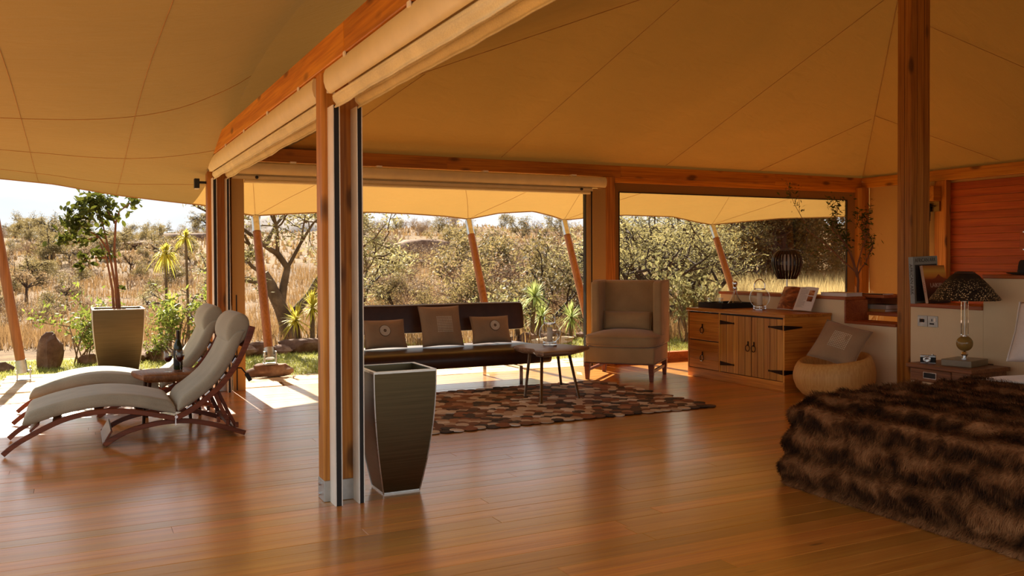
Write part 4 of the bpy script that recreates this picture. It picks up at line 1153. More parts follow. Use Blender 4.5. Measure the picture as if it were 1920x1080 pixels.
# build as a rounded box: heights fall to the floor near the foot and left sides
def fur_surface(u, v):
    # u runs foot floor -> top -> towards head; v runs across -> left side floor
    Lx = TZ - CR + CR * PI / 2; 
    su = u * (TZ - CR + CR * PI / 2 + (TX1 - TX0 - CR)); sv = v * ((TY1 - TY0 - CR) + CR * PI / 2 + TZ - CR)
    # profile along u
    if su < TZ - CR: x, zu, nx, nz = TX0, su, -1.0, 0.0
    elif su < TZ - CR + CR * PI / 2:
        a = (su - (TZ - CR)) / CR; x = TX0 + CR - CR * math.cos(a); zu = TZ - CR + CR * math.sin(a); nx, nz = -math.cos(a), math.sin(a)
    else: x = TX0 + CR + (su - (TZ - CR + CR * PI / 2)); zu = TZ; nx, nz = 0, 1
    d = sv - (TY1 - TY0 - CR)
    if d < 0: yv, zv, ny, mz = TY0 + sv, TZ, 0, 1
    elif d < CR * PI / 2:
        a = d / CR; yv = TY1 - CR + CR * math.sin(a); zv = TZ - CR + CR * math.cos(a); ny, mz = math.sin(a), math.cos(a)
    else: yv, zv, ny, mz = TY1, TZ - CR - (d - CR * PI / 2), 1, 0
    z = min(zu, zv) if (zu < TZ - 1e-6 and zv < TZ - 1e-6) else zu + zv - TZ
    # pull the vertical corner round
    n = Vector((nx, ny, 0.02 + (nz if zv >= TZ - 1e-6 else 0) * 1.0 + (mz if zu >= TZ - 1e-6 else 0) * 1.0))
    p = Vector((x, yv, max(0.0, z)))
    cx, cy = TX0 + CR, TY1 - CR
    if p.x < cx and p.y > cy:
        dx, dy = cx - p.x, p.y - cy
        m = max(dx, dy); l = math.hypot(dx, dy)
        if l > 1e-6: k = m / l; p.x = cx - dx * k; p.y = cy + dy * k
    if n.length < 1e-6: n = Vector((0, 0, 1))
    n.normalize()
    h = 0.016 * math.sin((p.z + p.x * 0.75 + 0.05 * noise.noise(Vector((p.y * 2, p.z * 2, p.x * 2)))) * 2 * PI / 0.165)
    h += 0.03 * noise.noise(Vector((p.x * 5, p.y * 5, p.z * 5))) + 0.016 * noise.noise(Vector((p.x * 12, p.y * 12, p.z * 12)))
    flare = Vector((nx, ny, 0)) * 0.03 * (1 - smooth(0, 0.3, p.z))
    q = p + n * (h + 0.012) * smooth(0.0, 0.06, p.z + 0.03) + flare
    q.z = max(q.z, 0.004)
    return q
NU, NV = 150, 150
mb = MB().grid(lambda u, v: fur_surface(u, v), NU, NV)
hide = part('hide', mb, M['fur'], ft, smooth=True)
V = np.array([fur_surface(i / NU, j / NV)[:] for j in range(NV + 1) for i in range(NU + 1)]).reshape(NV + 1, NU + 1, 3)
NS = 150000
us = nr.random(NS) ** 1.25 * NU * 0.999; vs = (1 - nr.random(NS) ** 1.1) * NV * 0.999
iu, iv = us.astype(int), vs.astype(int); fu, fv = (us - iu)[:, None], (vs - iv)[:, None]
p00, p10, p01, p11 = V[iv, iu], V[iv, iu + 1], V[iv + 1, iu], V[iv + 1, iu + 1]
P = p00 * (1 - fu) * (1 - fv) + p10 * fu * (1 - fv) + p01 * (1 - fu) * fv + p11 * fu * fv
tu = p10 - p00; tv = p01 - p00
N = np.cross(tv, tu); N /= np.linalg.norm(N, axis=1, keepdims=True) + 1e-9
N *= np.sign(np.sum(N * (P - np.array([5.0, 2.6, 0.1])), axis=1, keepdims=True) + 1e-9)
down = -tu / (np.linalg.norm(tu, axis=1, keepdims=True) + 1e-9)      # hair lies towards the foot end and down
Tn = down * 0.8 + nr.normal(0, 0.28, (NS, 3)) + N * 0.62
Tn /= np.linalg.norm(Tn, axis=1, keepdims=True)
Ln = nr.uniform(0.018, 0.042, (NS, 1))
tip = P + Tn * Ln + down * Ln * 0.25
tip[:, 2] = np.maximum(tip[:, 2], 0.003)
side = np.cross(Tn, N); side /= np.linalg.norm(side, axis=1, keepdims=True) + 1e-9
wd = nr.uniform(0.0012, 0.0022, (NS, 1))
mid = P + Tn * Ln * 0.55 + N * Ln * 0.12
VV = np.stack([P - side * wd, P + side * wd, mid + side * wd * .7, mid - side * wd * .7, tip], axis=1).reshape(-1, 3)
base = np.arange(NS)[:, None] * 5
F3 = np.concatenate([base + np.array([[0, 1, 2]]), base + np.array([[0, 2, 3]]), base + np.array([[3, 2, 4]])])
VV -= np.array([5.2, 2.9, 0])
o = inst('fur_pile', np_mesh('fur_pile', VV, F3, M['fur']), ft); o['kind'] = 'stuff'
bp_ = thing('bed_pillow', 'white pillow standing at the head of the bed', 'pillow')
Mp = MX((6.70, 4.14, 0.765), math.radians(-84), math.radians(-22)); bp_.matrix_world = Mp; WM[bp_.name] = Mp.copy()
weld(part('pillow_case', pillow_mesh(0.72, 0.50, 0.17, 44, pinch=0.05), M['white'], bp_, smooth=True, world=False))
part('case_hem', MB().tube([(-0.36, 0, -0.25), (-0.345, 0, 0), (-0.36, 0, 0.25)], 0.006, 5), M['white'], bp_, world=False)
cr = thing('bedside_mat', 'cream woven mat poking out from under the bed', 'mat', (4.4, 4.4, 0))
for i in range(5):
    c = (srgb(214, 196, 166), srgb(150, 120, 86))[i % 2]
    part('woven_stripe', MB().box((4.26 + i * 0.05, 3.9, 0.001), (4.308 + i * 0.05, 4.43 - 0.012 * i, 0.008)), plain('mat_stripe_%s' % 'ab'[i % 2], c, 0.9), cr)
fr = MB()
for i in range(22): fr.tube([(4.262 + i * 0.011, 4.43 - i * 0.0026, 0.005), (4.262 + i * 0.011 + rnd.uniform(-.005, .005), 4.47 - i * 0.0026, 0.003)], 0.0025, 4)
part('fringe', fr, plain('mat_fringe', srgb(220, 206, 180), 0.9), cr, kind='stuff')
# ================================================================== LOUNGERS, SIDE TABLE, SMALL THINGS
def spline(pts, n):
    """Catmull-Rom through (x, z) points"""
    P = [pts[0]] + list(pts) + [pts[-1]]; out = []
    for i in range(1, len(P) - 2):
        for k in range(n):
            t = k / n
            out.append(tuple(0.5 * (2 * P[i][j] + (P[i + 1][j] - P[i - 1][j]) * t + (2 * P[i - 1][j] - 5 * P[i][j] + 4 * P[i + 1][j] - P[i + 2][j]) * t * t + (3 * P[i][j] - P[i - 1][j] - 3 * P[i + 1][j] + P[i + 2][j]) * t ** 3) for j in (0, 1)))
    out.append(tuple(pts[-1])); return out
RAIL = [(-0.457, 0.016), (-0.375, 0.084), (-0.239, 0.159), (-0.08, 0.229), (0.081, 0.262), (0.226, 0.267), (0.383, 0.249), (0.544, 0.211), (0.665, 0.176)]
BACK = [(0.675, 0.180), (0.822, 0.259), (0.995, 0.405), (1.113, 0.562), (1.190, 0.72), (1.232, 0.845)]
BASE = [(0.181, 0.018), (0.329, 0.1), (0.544, 0.146), (0.742, 0.147), (0.934, 0.106), (1.178, 0.018)]
def lounger(label, x, y, rz=0.0):
    LW = 0.64
    t = thing('sun_lounger', label, 'lounger', (x, y, 0), rz, group='loungers on the veranda deck')
    ox = 0.35
    p3 = lambda q, yy: (q[0] - ox, yy, q[1])
    for yy in (-LW / 2, LW / 2):
        part('side_rail', MB().bar([p3(q, yy) for q in spline(RAIL, 4)], 0.026, 0.036), M['lounge'], t, world=False, bevel=0.003)
        part('back_rail', MB().bar([p3(q, yy) for q in spline(BACK, 4)], 0.028, [0.04] * 17 + [0.048] * 4), M['lounge'], t, world=False, bevel=0.003)
        part('base_runner', MB().bar([p3(q, yy * 0.9) for q in spline(BASE, 4)], 0.026, 0.036), M['lounge'], t, world=False, bevel=0.003)
        part('strut', MB().bar([p3((0.955, 0.345), yy * 0.82), p3((1.005, 0.22), yy * 0.82), p3((1.06, 0.10), yy * 0.82)], 0.022, 0.03), M['lounge'], t, world=False, bevel=0.002)
        part('brace', MB().bar([p3((0.985, 0.345), yy * 0.72), p3((1.05, 0.2), yy * 0.72), p3((1.115, 0.065), yy * 0.72)], 0.02, 0.026), M['lounge'], t, world=False, bevel=0.002)
        part('hinge', MB().tube([p3((0.672, 0.19), yy - 0.018), p3((0.672, 0.19), yy + 0.018)], 0.012, 8).box((0.668 - ox - 0.004, yy - 0.01, 0.125), (0.668 - ox + 0.004, yy + 0.01, 0.19)), M['chrome'], t, world=False)
        for q in ((0.98, 0.118), (1.045, 0.092), (1.115, 0.066)):
            part('peg', MB().box((q[0] - ox - 0.012, yy * 0.9 - 0.012, q[1]), (q[0] - ox + 0.012, yy * 0.9 + 0.012, q[1] + 0.04)), M['lounge'], t, world=False, bevel=0.002)
    def cross(name, q, ang, w, th=0.016, ww=LW):
        R = Matrix.Rotation(ang, 3, 'Y')
        return part(name, MB().obox((q[0] - ox, 0, q[1]), (w, ww - 0.02, th), R), M['lounge'], t, world=False, bevel=0.003)
    cross('cross_slat', (-0.262, 0.186), math.radians(-42), 0.075)
    cross('cross_slat', (-0.12, 0.228), math.radians(-25), 0.06)
    cross('cross_slat', (0.15, 0.280), 0, 0.06); cross('cross_slat', (0.42, 0.254), math.radians(12), 0.06)
    cross('front_board', (0.205, 0.064), math.radians(-60), 0.115, 0.014, LW * 0.9)
    cross('rear_board', (1.115, 0.046), math.radians(36), 0.07, 0.014, LW * 0.9)
    cross('strut_bar', (1.055, 0.105), 0, 0.03, 0.03, LW * 0.84); cross('strut_bar', (0.965, 0.335), 0.5, 0.04, 0.022, LW * 0.84)
    bk = spline(BACK, 4)
    for i in (3, 6, 9, 12, 15):
        a, b = bk[i], bk[i + 1]
        cross('back_slat', ((a[0] + b[0]) / 2 - 0.012, (a[1] + b[1]) / 2 + 0.01), -math.atan2(b[1] - a[1], b[0] - a[0]), 0.055, 0.012)
        # steel buckles of the cushion straps show along the rail
    for i in (2, 5, 8, 11):
        a, b = bk[i], bk[i + 2]
        ang = -math.atan2(b[1] - a[1], b[0] - a[0])
        part('strap_buckle', MB().obox(((a[0] + b[0]) / 2 - ox - 0.016, -LW / 2 - 0.004, (a[1] + b[1]) / 2 + 0.024), (0.05, 0.012, 0.014), Matrix.Rotation(ang, 3, 'Y')), M['chrome'], t, world=False, bevel=0.002)
    part('lever', MB().tube([(1.09 - ox, -LW / 2 + 0.02, 0.53), (1.15 - ox, -LW / 2 + 0.01, 0.525), (1.19 - ox, -LW / 2, 0.47)], 0.006, 6).tube([(1.185 - ox, -LW / 2, 0.48), (1.215 - ox, -LW / 2, 0.425)], 0.016, 8), M['black'], t, world=False)
    # cushions: a section swept across the width with soft edges
    def cush(name, low, high, par=None):
        """low/high: (x,z) polylines of the same length: underside and top"""
        n = len(low); lp = []
        ys = [(-1, 0.35), (-0.985, 0.72), (-0.94, 0.95), (-0.86, 1.0), (-0.4, 1.0), (0, 1.0), (0.4, 1.0), (0.86, 1.0), (0.94, 0.95), (0.985, 0.72), (1, 0.35)]
        for yy, k in ys:
            ring = []
            for i in range(n):
                mx, mz = (low[i][0] + high[i][0]) / 2, (low[i][1] + high[i][1]) / 2
                ring.append((mx + (high[i][0] - mx) * k - ox, yy * (LW / 2 + 0.012), mz + (high[i][1] - mz) * k))
            for i in reversed(range(n)):
                mx, mz = (low[i][0] + high[i][0]) / 2, (low[i][1] + high[i][1]) / 2
                ring.append((mx + (low[i][0] - mx) * k - ox, yy * (LW / 2 + 0.012), mz + (low[i][1] - mz) * k))
            lp.append(ring)
        return part(name, MB().loops(lp), M['cush'], t, world=False, smooth=60)
    def offs(pl, d):
        out = []
        for i, p in enumerate(pl):
            a, b = pl[max(i - 1, 0)], pl[min(i + 1, len(pl) - 1)]
            tx, tz = b[0] - a[0], b[1] - a[1]; l = math.hypot(tx, tz) or 1
            out.append((p[0] - tz / l * d, p[1] + tx / l * d))
        return out
    seatp = spline([(-0.335, 0.205), (-0.27, 0.212), (-0.12, 0.256), (0.06, 0.290), (0.226, 0.297), (0.4, 0.277), (0.56, 0.236), (0.665, 0.21)], 4)
    def thick(pl, d, e0, e1):
        n = len(pl); hi = offs(pl, d); out = []
        for i in range(n):
            k = min(1, ((i + 0.2) / e0) ** 0.5 if i < e0 else 1, ((n - 1 - i + 0.3) / e1) ** 0.5 if n - 1 - i < e1 else 1)
            out.append((pl[i][0] + (hi[i][0] - pl[i][0]) * k, pl[i][1] + (hi[i][1] - pl[i][1]) * k))
        return out
    cush('seat_cushion', seatp, thick(seatp, 0.095, 4, 3))
    backp = offs(spline([(0.70, 0.205), (0.822, 0.275), (0.98, 0.405), (1.09, 0.555), (1.16, 0.70), (1.20, 0.80)], 4), 0.022)
    cush('back_cushion', backp, thick(backp, 0.088, 3, 3))
    hc = (1.128, 0.822)
    lp = []
    for yy, k in ((-1, 0.55), (-0.985, 0.8), (-0.95, 0.95), (-0.85, 1), (0, 1.02), (0.85, 1), (0.95, 0.95), (0.985, 0.8), (1, 0.55)):
        ct, st = math.cos(math.radians(-20)), math.sin(math.radians(-20))
        lp.append([(hc[0] - ox + 0.086 * k * math.cos(a) * ct - 0.128 * k * math.sin(a) * st, yy * LW / 2, hc[1] + 0.086 * k * math.cos(a) * st + 0.128 * k * math.sin(a) * ct) for a in [2 * PI * i / 24 for i in range(24)]])
    part('headrest_roll', MB().loops(lp), M['cush'], t, world=False, smooth=60)
    return t
lounger('wooden sun lounger with grey cushion nearest the camera on the deck', 0.35, 7.34)
lounger('wooden sun lounger with grey cushion behind the wine table', 0.34, 8.66)

slab_table('low rustic live-edge side table between the two loungers', [(0.42, 8.18), (0.60, 8.27), (0.85, 8.26), (1.02, 8.10), (0.99, 7.90), (0.84, 7.72), (0.66, 7.72), (0.50, 7.78)], 0.355, 0.42,
           [((0.50, 7.86, 0), (0.52, 7.90, 0.36)), ((0.86, 7.78, 0), (0.84, 7.84, 0.36)), ((0.98, 8.16, 0), (0.94, 8.12, 0.36)), ((0.55, 8.24, 0), (0.58, 8.2, 0.36))], (0.73, 8.05, 0), M['night'])
wb = thing('wine_bottle', 'dark green wine bottle with black label on the side table', 'bottle', (0.795, 8.09, 0.4205))
M['bottle'] = plain('dark_green_glass', srgb(34, 46, 22), rough=0.08, var=0.03)
part('bottle_glass', MB().lathe([(0.0, 0.0), (0.034, 0.0), (0.0375, 0.008), (0.0375, 0.185), (0.034, 0.212), (0.020, 0.242), (0.0145, 0.262), (0.0140, 0.318), (0.0, 0.32)], n=24), M['bottle'], wb, world=False, smooth=40)
part('label', MB().lathe([(0.0379, 0.035), (0.0382, 0.036), (0.0382, 0.165), (0.0379, 0.166)], n=24, cap=False), plain('black_paper', srgb(30, 28, 26), 0.6), wb, world=False, smooth=40)
part('neck_foil', MB().lathe([(0.0148, 0.26), (0.0152, 0.262), (0.015, 0.328), (0.016, 0.329), (0.016, 0.335), (0.0, 0.336)], n=18), plain('black_foil', srgb(44, 24, 18), 0.35), wb, world=False, smooth=40)
M['wine'] = plain('red_wine', srgb(70, 8, 10), rough=0.05, var=0.02)
def wineglass(label, x, y):
    t = thing('wine_glass', label, 'glass', (x, y, 0.4205), group='wine glasses on the side table')
    part('glass_bowl', MB().lathe([(0.004, 0.079), (0.018, 0.086), (0.033, 0.105), (0.037, 0.125), (0.035, 0.155), (0.031, 0.182), (0.030, 0.182), (0.034, 0.155), (0.036, 0.125)], n=20, cap=False), M['crystal'], t, world=False, smooth=True)
    part('stem', MB().lathe([(0.004, 0.006), (0.003, 0.03), (0.0035, 0.07), (0.006, 0.08)], n=10), M['crystal'], t, world=False, smooth=True)
    part('foot', MB().lathe([(0.0, 0.0), (0.034, 0.0), (0.034, 0.002), (0.005, 0.006), (0, 0.006)], n=20), M['crystal'], t, world=False, smooth=40)
    part('wine', MB().lathe([(0.0, 0.083), (0.016, 0.0875), (0.031, 0.106), (0.0347, 0.125), (0.0347, 0.138), (0.0, 0.138)], n=20), M['wine'], t, world=False, smooth=40)
wineglass('stemmed glass of red wine further from the bottle', 0.70, 7.93)
wineglass('stemmed glass of red wine closer to the bottle', 0.795, 7.93)
t = thing('wall_light', 'small dark box wall light on the corner post above the loungers', 'lamp', (1.18, 9.58, 2.1))
part('lamp_body', MB().box((1.115, 9.55, 2.10), (1.165, 9.62, 2.20)), M['black'], t, bevel=0.004)
part('arm', MB().box((1.165, 9.575, 2.15), (1.236, 9.595, 2.175)), M['black'], t)
part('lens', MB().box((1.12, 9.555, 2.094), (1.16, 9.615, 2.101)), M['track'], t)
def rock(name, label, c, size, seed, mat=None, cat='rock', group=None, flat=0.0, rz=0.0):
    mb = MB()
    mb.sphere((0, 0, 0), (1, 1, 1), 18, 11)
    vs = []
    for v in mb.v:
        p = Vector(v)
        n = noise.noise(p * 1.3 + Vector((seed, 0, 0))) * 0.34 + noise.noise(p * 3.5 + Vector((seed, 5, 0))) * 0.12
        for k in range(4):    # split faces: cut by a few planes
            d = Vector((math.sin(seed * 3 + k * 2.1), math.cos(seed * 1.7 + k * 1.9), math.sin(seed + k) * 0.6)).normalized()
            ex = p.dot(d) - 0.68
            if ex > 0: p -= d * ex * 0.85
        p *= 1 + n
        if p.z > 1 - flat: p.z = 1 - flat + (p.z - 1 + flat) * 0.12
        if p.z < -0.55: p.z = -0.55
        vs.append((p.x * size[0], p.y * size[1], (p.z + 0.55) * size[2] / 1.5))
    mb.v = vs
    mb.xf(Matrix.Rotation(rz, 4, 'Z'))
    mb.v = [(x + c[0], y + c[1], z + c[2]) for x, y, z in mb.v]
    o = part(name, mb, mat or M['rock'], smooth=35, origin=c)
    return tag(o, label, cat, group)
rock('stone_block', 'flat split stone block carrying the foot of a leaning pole', (2.05, 10.60, -0.008), (0.25, 0.19, 0.175), 2.0, None, 'stone', None, 0.35)

# ---- nightstand and what stands on it
nt = thing('nightstand', 'low wooden nightstand with one drawer against the headboard wall', 'nightstand', (6.73, 5.05, 0))
part('top', MB().box((6.485, 4.73, 0.405), (6.975, 5.36, 0.44)), M['night'], nt, bevel=0.004)
part('apron', MB().box((6.51, 4.76, 0.29), (6.965, 5.33, 0.405)), M['night'], nt)
dr = part('drawer', MB().box((6.498, 4.93, 0.298), (6.511, 5.32, 0.400)), M['night'], nt, bevel=0.003)
attach(part('label_pull', MB().box((6.490, 5.06, 0.322), (6.499, 5.19, 0.33)).box((6.490, 5.06, 0.372), (6.499, 5.19, 0.38)).box((6.490, 5.06, 0.33), (6.499, 5.068, 0.372)).box((6.490, 5.182, 0.33), (6.499, 5.19, 0.372)), M['chrome'], None), dr)
attach(part('pull_recess', MB().box((6.4965, 5.068, 0.33), (6.4985, 5.182, 0.372)), M['black'], None), dr)
for sy in (4.78, 5.31):
    for sx in (6.53, 6.94):
        part('leg', MB().tube([(sx, sy, 0.0), (sx + (0.03 if sx < 6.7 else -0.03), sy + (0.02 if sy < 5 else -0.02), 0.295)], [0.018, 0.03], 8), M['night'], nt)
lp_ = thing('table_lamp', 'table lamp with spotted feather shade on the nightstand', 'lamp', (6.745, 4.985, 0.4405), math.radians(12))
part('base_block', MB().box((-0.155, -0.125, 0), (0.155, 0.125, 0.055)), plain('taupe_lacquer', srgb(128, 112, 84), 0.3), lp_, world=False, bevel=0.003)
part('collar', MB().lathe([(0.0, 0.055), (0.03, 0.055), (0.03, 0.062), (0.014, 0.07), (0.022, 0.085), (0.03, 0.095), (0.022, 0.115), (0.0, 0.12)], n=20), M['chrome'], lp_, world=False, smooth=40)
part('ball', MB().sphere((0, 0, 0.185), 0.066, 24, 14), plain('olive_glass', srgb(150, 118, 58), 0.08, var=0.03), lp_, world=False, smooth=True)
part('disc', MB().lathe([(0, 0.245), (0.026, 0.245), (0.026, 0.256), (0, 0.256)], n=20), M['chrome'], lp_, world=False, smooth=40)
part('glass_column', MB().lathe([(0.0, 0.257), (0.030, 0.257), (0.030, 0.54), (0.0, 0.54)], n=8), glassm('column_glass', (0.97, 0.96, 0.92, 1)), lp_, world=False)
part('core_rod', MB().tube([(0, 0, 0.256), (0, 0, 0.545)], 0.005, 8), M['rim'], lp_, world=False)
part('neck', MB().lathe([(0, 0.54), (0.026, 0.54), (0.026, 0.55), (0.012, 0.56), (0.017, 0.575), (0.012, 0.59), (0.012, 0.66), (0, 0.66)], n=16), M['chrome'], lp_, world=False, smooth=40)
part('bulb', MB().sphere((0, 0, 0.70), (0.028, 0.028, 0.038), 14, 10), M['ceramic'], lp_, world=False, smooth=True)
def feather_mat():
    t = NT('guinea_feather'); v = t.n('ShaderNodeTexCoord').outputs['Object']
    vo = t.n('ShaderNodeTexVoronoi', {'Vector': v, 'Scale': 62.0, 'Randomness': 0.7}).outputs['Distance']
    sp = t.n('ShaderNodeSeparateXYZ', {0: v}).outputs['Z']
    band = t.ramp(sp, [(0.560, (1, 1, 1)), (0.605, (1, 1, 1)), (0.70, (0.5, 0.5, 0.5)), (0.745, (0, 0, 0))])
    spot = t.math('MULTIPLY', t.ramp(vo, [(0.30, (1, 1, 1)), (0.36, (0, 0, 0))]), band)
    fringe = t.ramp(sp, [(0.548, (1, 1, 1)), (0.575, (0, 0, 0))])
    c = t.mix(spot, srgb(22, 16, 13), srgb(214, 190, 140))
    isl = t.n('ShaderNodeNewGeometry').outputs['Random Per Island']
    c = t.mix(t.math('MULTIPLY', fringe, t.ramp(isl, [(0.3, (0, 0, 0)), (0.7, (1, 1, 1))])), c, srgb(180, 138, 80))
    t.set(col=c, rough=0.6)
    return t.mat
fm = feather_mat()
fe = MB()
for layer, (r0_, z0_, r1_, z1_, cnt, wd) in enumerate(((0.075, 0.775, 0.285, 0.55, 130, 0.026), (0.07, 0.78, 0.23, 0.62, 110, 0.022), (0.06, 0.785, 0.16, 0.69, 80, 0.02))):
    for i in range(cnt):
        a = 2 * PI * (i + rnd.uniform(-.4, .4)) / cnt; f = rnd.uniform(0.93, 1.02); dz = layer * 0.004
        ca, sa = math.cos(a), math.sin(a)
        def pt(k, s, w):
            r = r0_ + (r1_ - r0_) * k * f; z = z0_ + (z1_ - z0_) * k * f + dz + 0.012 * math.sin(PI * k)
            return (r * ca - s * w * sa, r * sa + s * w * ca, z)
        fe.add([pt(0, -1, wd * .2), pt(0, 1, wd * .2), pt(.5, 1, wd * .5), pt(.5, -1, wd * .5), pt(.9, 1, wd * .45), pt(.9, -1, wd * .45), pt(1, 0, 0)], [(0, 1, 2, 3), (3, 2, 4, 5), (5, 4, 6)])
part('feather_shade', fe, fm, lp_, world=False, kind='stuff')
part('shade_lining', MB().lathe([(0.07, 0.768), (0.272, 0.555), (0.268, 0.553), (0.066, 0.766)], n=36, cap=False), plain('shade_card', srgb(60, 44, 30), 0.8), lp_, world=False, smooth=40)
part('top_tuft', MB().lathe([(0.058, 0.775), (0.082, 0.775), (0.078, 0.788), (0.058, 0.786)], n=30), plain('shade_top', srgb(70, 40, 22), 0.8), lp_, world=False)
part('cord', MB().tube([(0.15, 0.02, 0.012), (0.2, -0.06, 0.006), (0.17, -0.16, 0.006)], 0.0035, 6), M['black'], lp_, world=False)
cm = thing('photo_camera', 'small silver and black photo camera on the nightstand corner', 'camera', (6.61, 5.235, 0.4405), math.radians(-52))
part('body', MB().box((-0.062, -0.018, 0.004), (0.062, 0.018, 0.066)), M['black'], cm, world=False, bevel=0.005, seg=2)
part('top_plate', MB().box((-0.062, -0.0185, 0.05), (0.062, 0.0185, 0.071)), M['rim'], cm, world=False, bevel=0.003)
part('bottom_plate', MB().box((-0.061, -0.0182, 0.0), (0.061, 0.0182, 0.008)), M['rim'], cm, world=False, bevel=0.002)
ln_ = part('lens_barrel', MB().lathe([(0.031, 0.0), (0.031, 0.012), (0.027, 0.014), (0.027, 0.03), (0.024, 0.032), (0.020, 0.032), (0.018, 0.026), (0.0, 0.024)], n=24).xf(Matrix.Translation((-0.008, -0.018, 0.034)) @ Matrix.Rotation(PI / 2, 4, 'X')), M['rim'], cm, world=False, smooth=40)
part('grip_panel', MB().box((0.028, -0.022, 0.008), (0.058, -0.0175, 0.05)), M['black'], cm, world=False, bevel=0.003)
part('dial', MB().lathe([(0, 0.071), (0.009, 0.071), (0.009, 0.078), (0, 0.078)], n=14), M['chrome'], cm, world=False).location.x = 0.036
# ---- switch plates
def plate(label, y0, y1, name):
    t = thing(name, label, 'switch' if 'switch' in name else 'socket', (W0, (y0 + y1) / 2, 0.768))
    part('face_plate', MB().box((W0 - 0.008, y0, 0.716), (W0 - 0.0003, y1, 0.818)), M['galv'], t, bevel=0.002)
    return t
t = plate('steel switch plate with three rockers on the headboard wall', 5.588, 5.692, 'switch_plate')
for i in range(3): part('rocker', MB().box((W0 - 0.0125, 5.618 + i * 0.018, 0.754), (W0 - 0.0078, 5.632 + i * 0.018, 0.786)), M['black'] if i != 1 else M['iron'], t)
part('rocker_frame', MB().box((W0 - 0.0095, 5.611, 0.748), (W0 - 0.0079, 5.675, 0.792)), M['chrome'], t)
t = plate('steel power socket plate beside the three rocker switch', 5.478, 5.582, 'socket_plate')
part('earth_slot', MB().box((W0 - 0.0095, 5.534, 0.768), (W0 - 0.0078, 5.543, 0.79)), M['black'], t)
part('outlet_slot', MB().box((W0 - 0.0095, 5.515, 0.738), (W0 - 0.0078, 5.562, 0.752)), M['black'], t)
part('switch_rocker', MB().box((W0 - 0.0125, 5.495, 0.766), (W0 - 0.0078, 5.516, 0.8)), M['track'], t)
# ---- hat
ht = thing('felt_hat', 'dark brown felt hat lying on the top ledge above the bed', 'hat', (7.17, 4.68, 1.2055))
part('brim', MB().lathe([(0.0, 0.012), (0.10, 0.01), (0.14, 0.002), (0.185, 0.012), (0.19, 0.018), (0.14, 0.010), (0.1, 0.018), (0, 0.02)], n=32), plain('brown_felt', srgb(44, 32, 26), 0.9), ht, world=False, smooth=60)
part('crown', MB().lathe([(0.105, 0.012), (0.102, 0.07), (0.094, 0.11), (0.082, 0.125), (0.05, 0.118), (0.0, 0.108)], n=28), plain('brown_felt_crown', srgb(46, 34, 27), 0.9), ht, world=False, smooth=60)
part('hat_band', MB().lathe([(0.1065, 0.016), (0.1065, 0.04), (0.104, 0.04), (0.104, 0.016)], n=28, cap=False), M['black'], ht, world=False)
# ---- the two books
def text(name, s, size, M4, mat, par, sx=1.0):
    c = bpy.data.curves.new(name, 'FONT'); c.body = s; c.size = size; c.extrude = 0.0006; c.align_x = 'CENTER'; c.align_y = 'CENTER'
    c.space_character = 1.0
    c.materials.append(mat)
    tmp = bpy.data.objects.new(name, c); COL.objects.link(tmp)
    me = bpy.data.meshes.new_from_object(tmp.evaluated_get(bpy.context.evaluated_depsgraph_get()))
    bpy.data.objects.remove(tmp); bpy.data.curves.remove(c)
    me.name = name
    o = bpy.data.objects.new(name, me); COL.objects.link(o); o.parent = par; o['kind'] = 'stuff'
    o.matrix_local = M4 @ Matrix.Diagonal((sx, 1, 1, 1))
    return o
b1 = thing('book', 'tall grey-blue hardback standing against the post with lettered spine and cover', 'book', (7.175, 5.715, 0.9305), group='books on the ledge by the post')
R1 = Matrix.Rotation(math.radians(1.5), 4, 'Y')
BW1, BT1, BH1 = 0.33, 0.05, 0.435
gb = plain('grey_blue_cover', srgb(128, 132, 120), 0.5, var=0.05)
part('cover_board', MB().box((-BW1 / 2, -BT1 / 2, 0), (BW1 / 2, -BT1 / 2 + 0.004, BH1)), gb, b1, world=False)
part('cover_board', MB().box((-BW1 / 2, BT1 / 2 - 0.004, 0), (BW1 / 2, BT1 / 2, BH1)), gb, b1, world=False)
part('spine', MB().box((-BW1 / 2 - 0.004, -BT1 / 2, 0), (-BW1 / 2, BT1 / 2, BH1)), plain('pale_spine', srgb(150, 160, 158), 0.5), b1, world=False, bevel=0.002)
part('page_block', MB().box((-BW1 / 2, -BT1 / 2 + 0.004, 0.004), (BW1 / 2 - 0.004, BT1 / 2 - 0.004, BH1 - 0.004)), pm, b1, world=False)
part('cover_picture', MB().box((-BW1 / 2 + 0.02, -BT1 / 2 - 0.0008, 0.02), (BW1 / 2 - 0.015, -BT1 / 2, BH1 - 0.075)), plain('dark_picture', srgb(44, 40, 36), 0.4), b1, world=False)
ink = plain('dark_ink', srgb(62, 56, 50), 0.6)
FX = Matrix.Rotation(PI / 2, 4, 'X')
text('lettering', 'AFRICAN ARK', 0.052, Matrix.Translation((0.0, -BT1 / 2 - 0.0008, BH1 - 0.036)) @ FX, ink, b1, 0.86)
text('lettering', 'AFRICAN ARK', 0.046, Matrix.Translation((-BW1 / 2 - 0.0045, 0, BH1 * 0.52)) @ Matrix.Rotation(-PI / 2, 4, 'Z') @ FX @ Matrix.Rotation(-PI / 2, 4, 'Z'), ink, b1, 0.98)
b1.rotation_euler = (math.radians(-2), math.radians(-2.0), 0)
b2 = thing('book', 'hardback with orange sunset cover leaning on the grey-blue book', 'book', (7.19, 5.585, 0.9305), math.radians(-4), group='books on the ledge by the post')
BW2, BT2, BH2 = 0.275, 0.03, 0.355
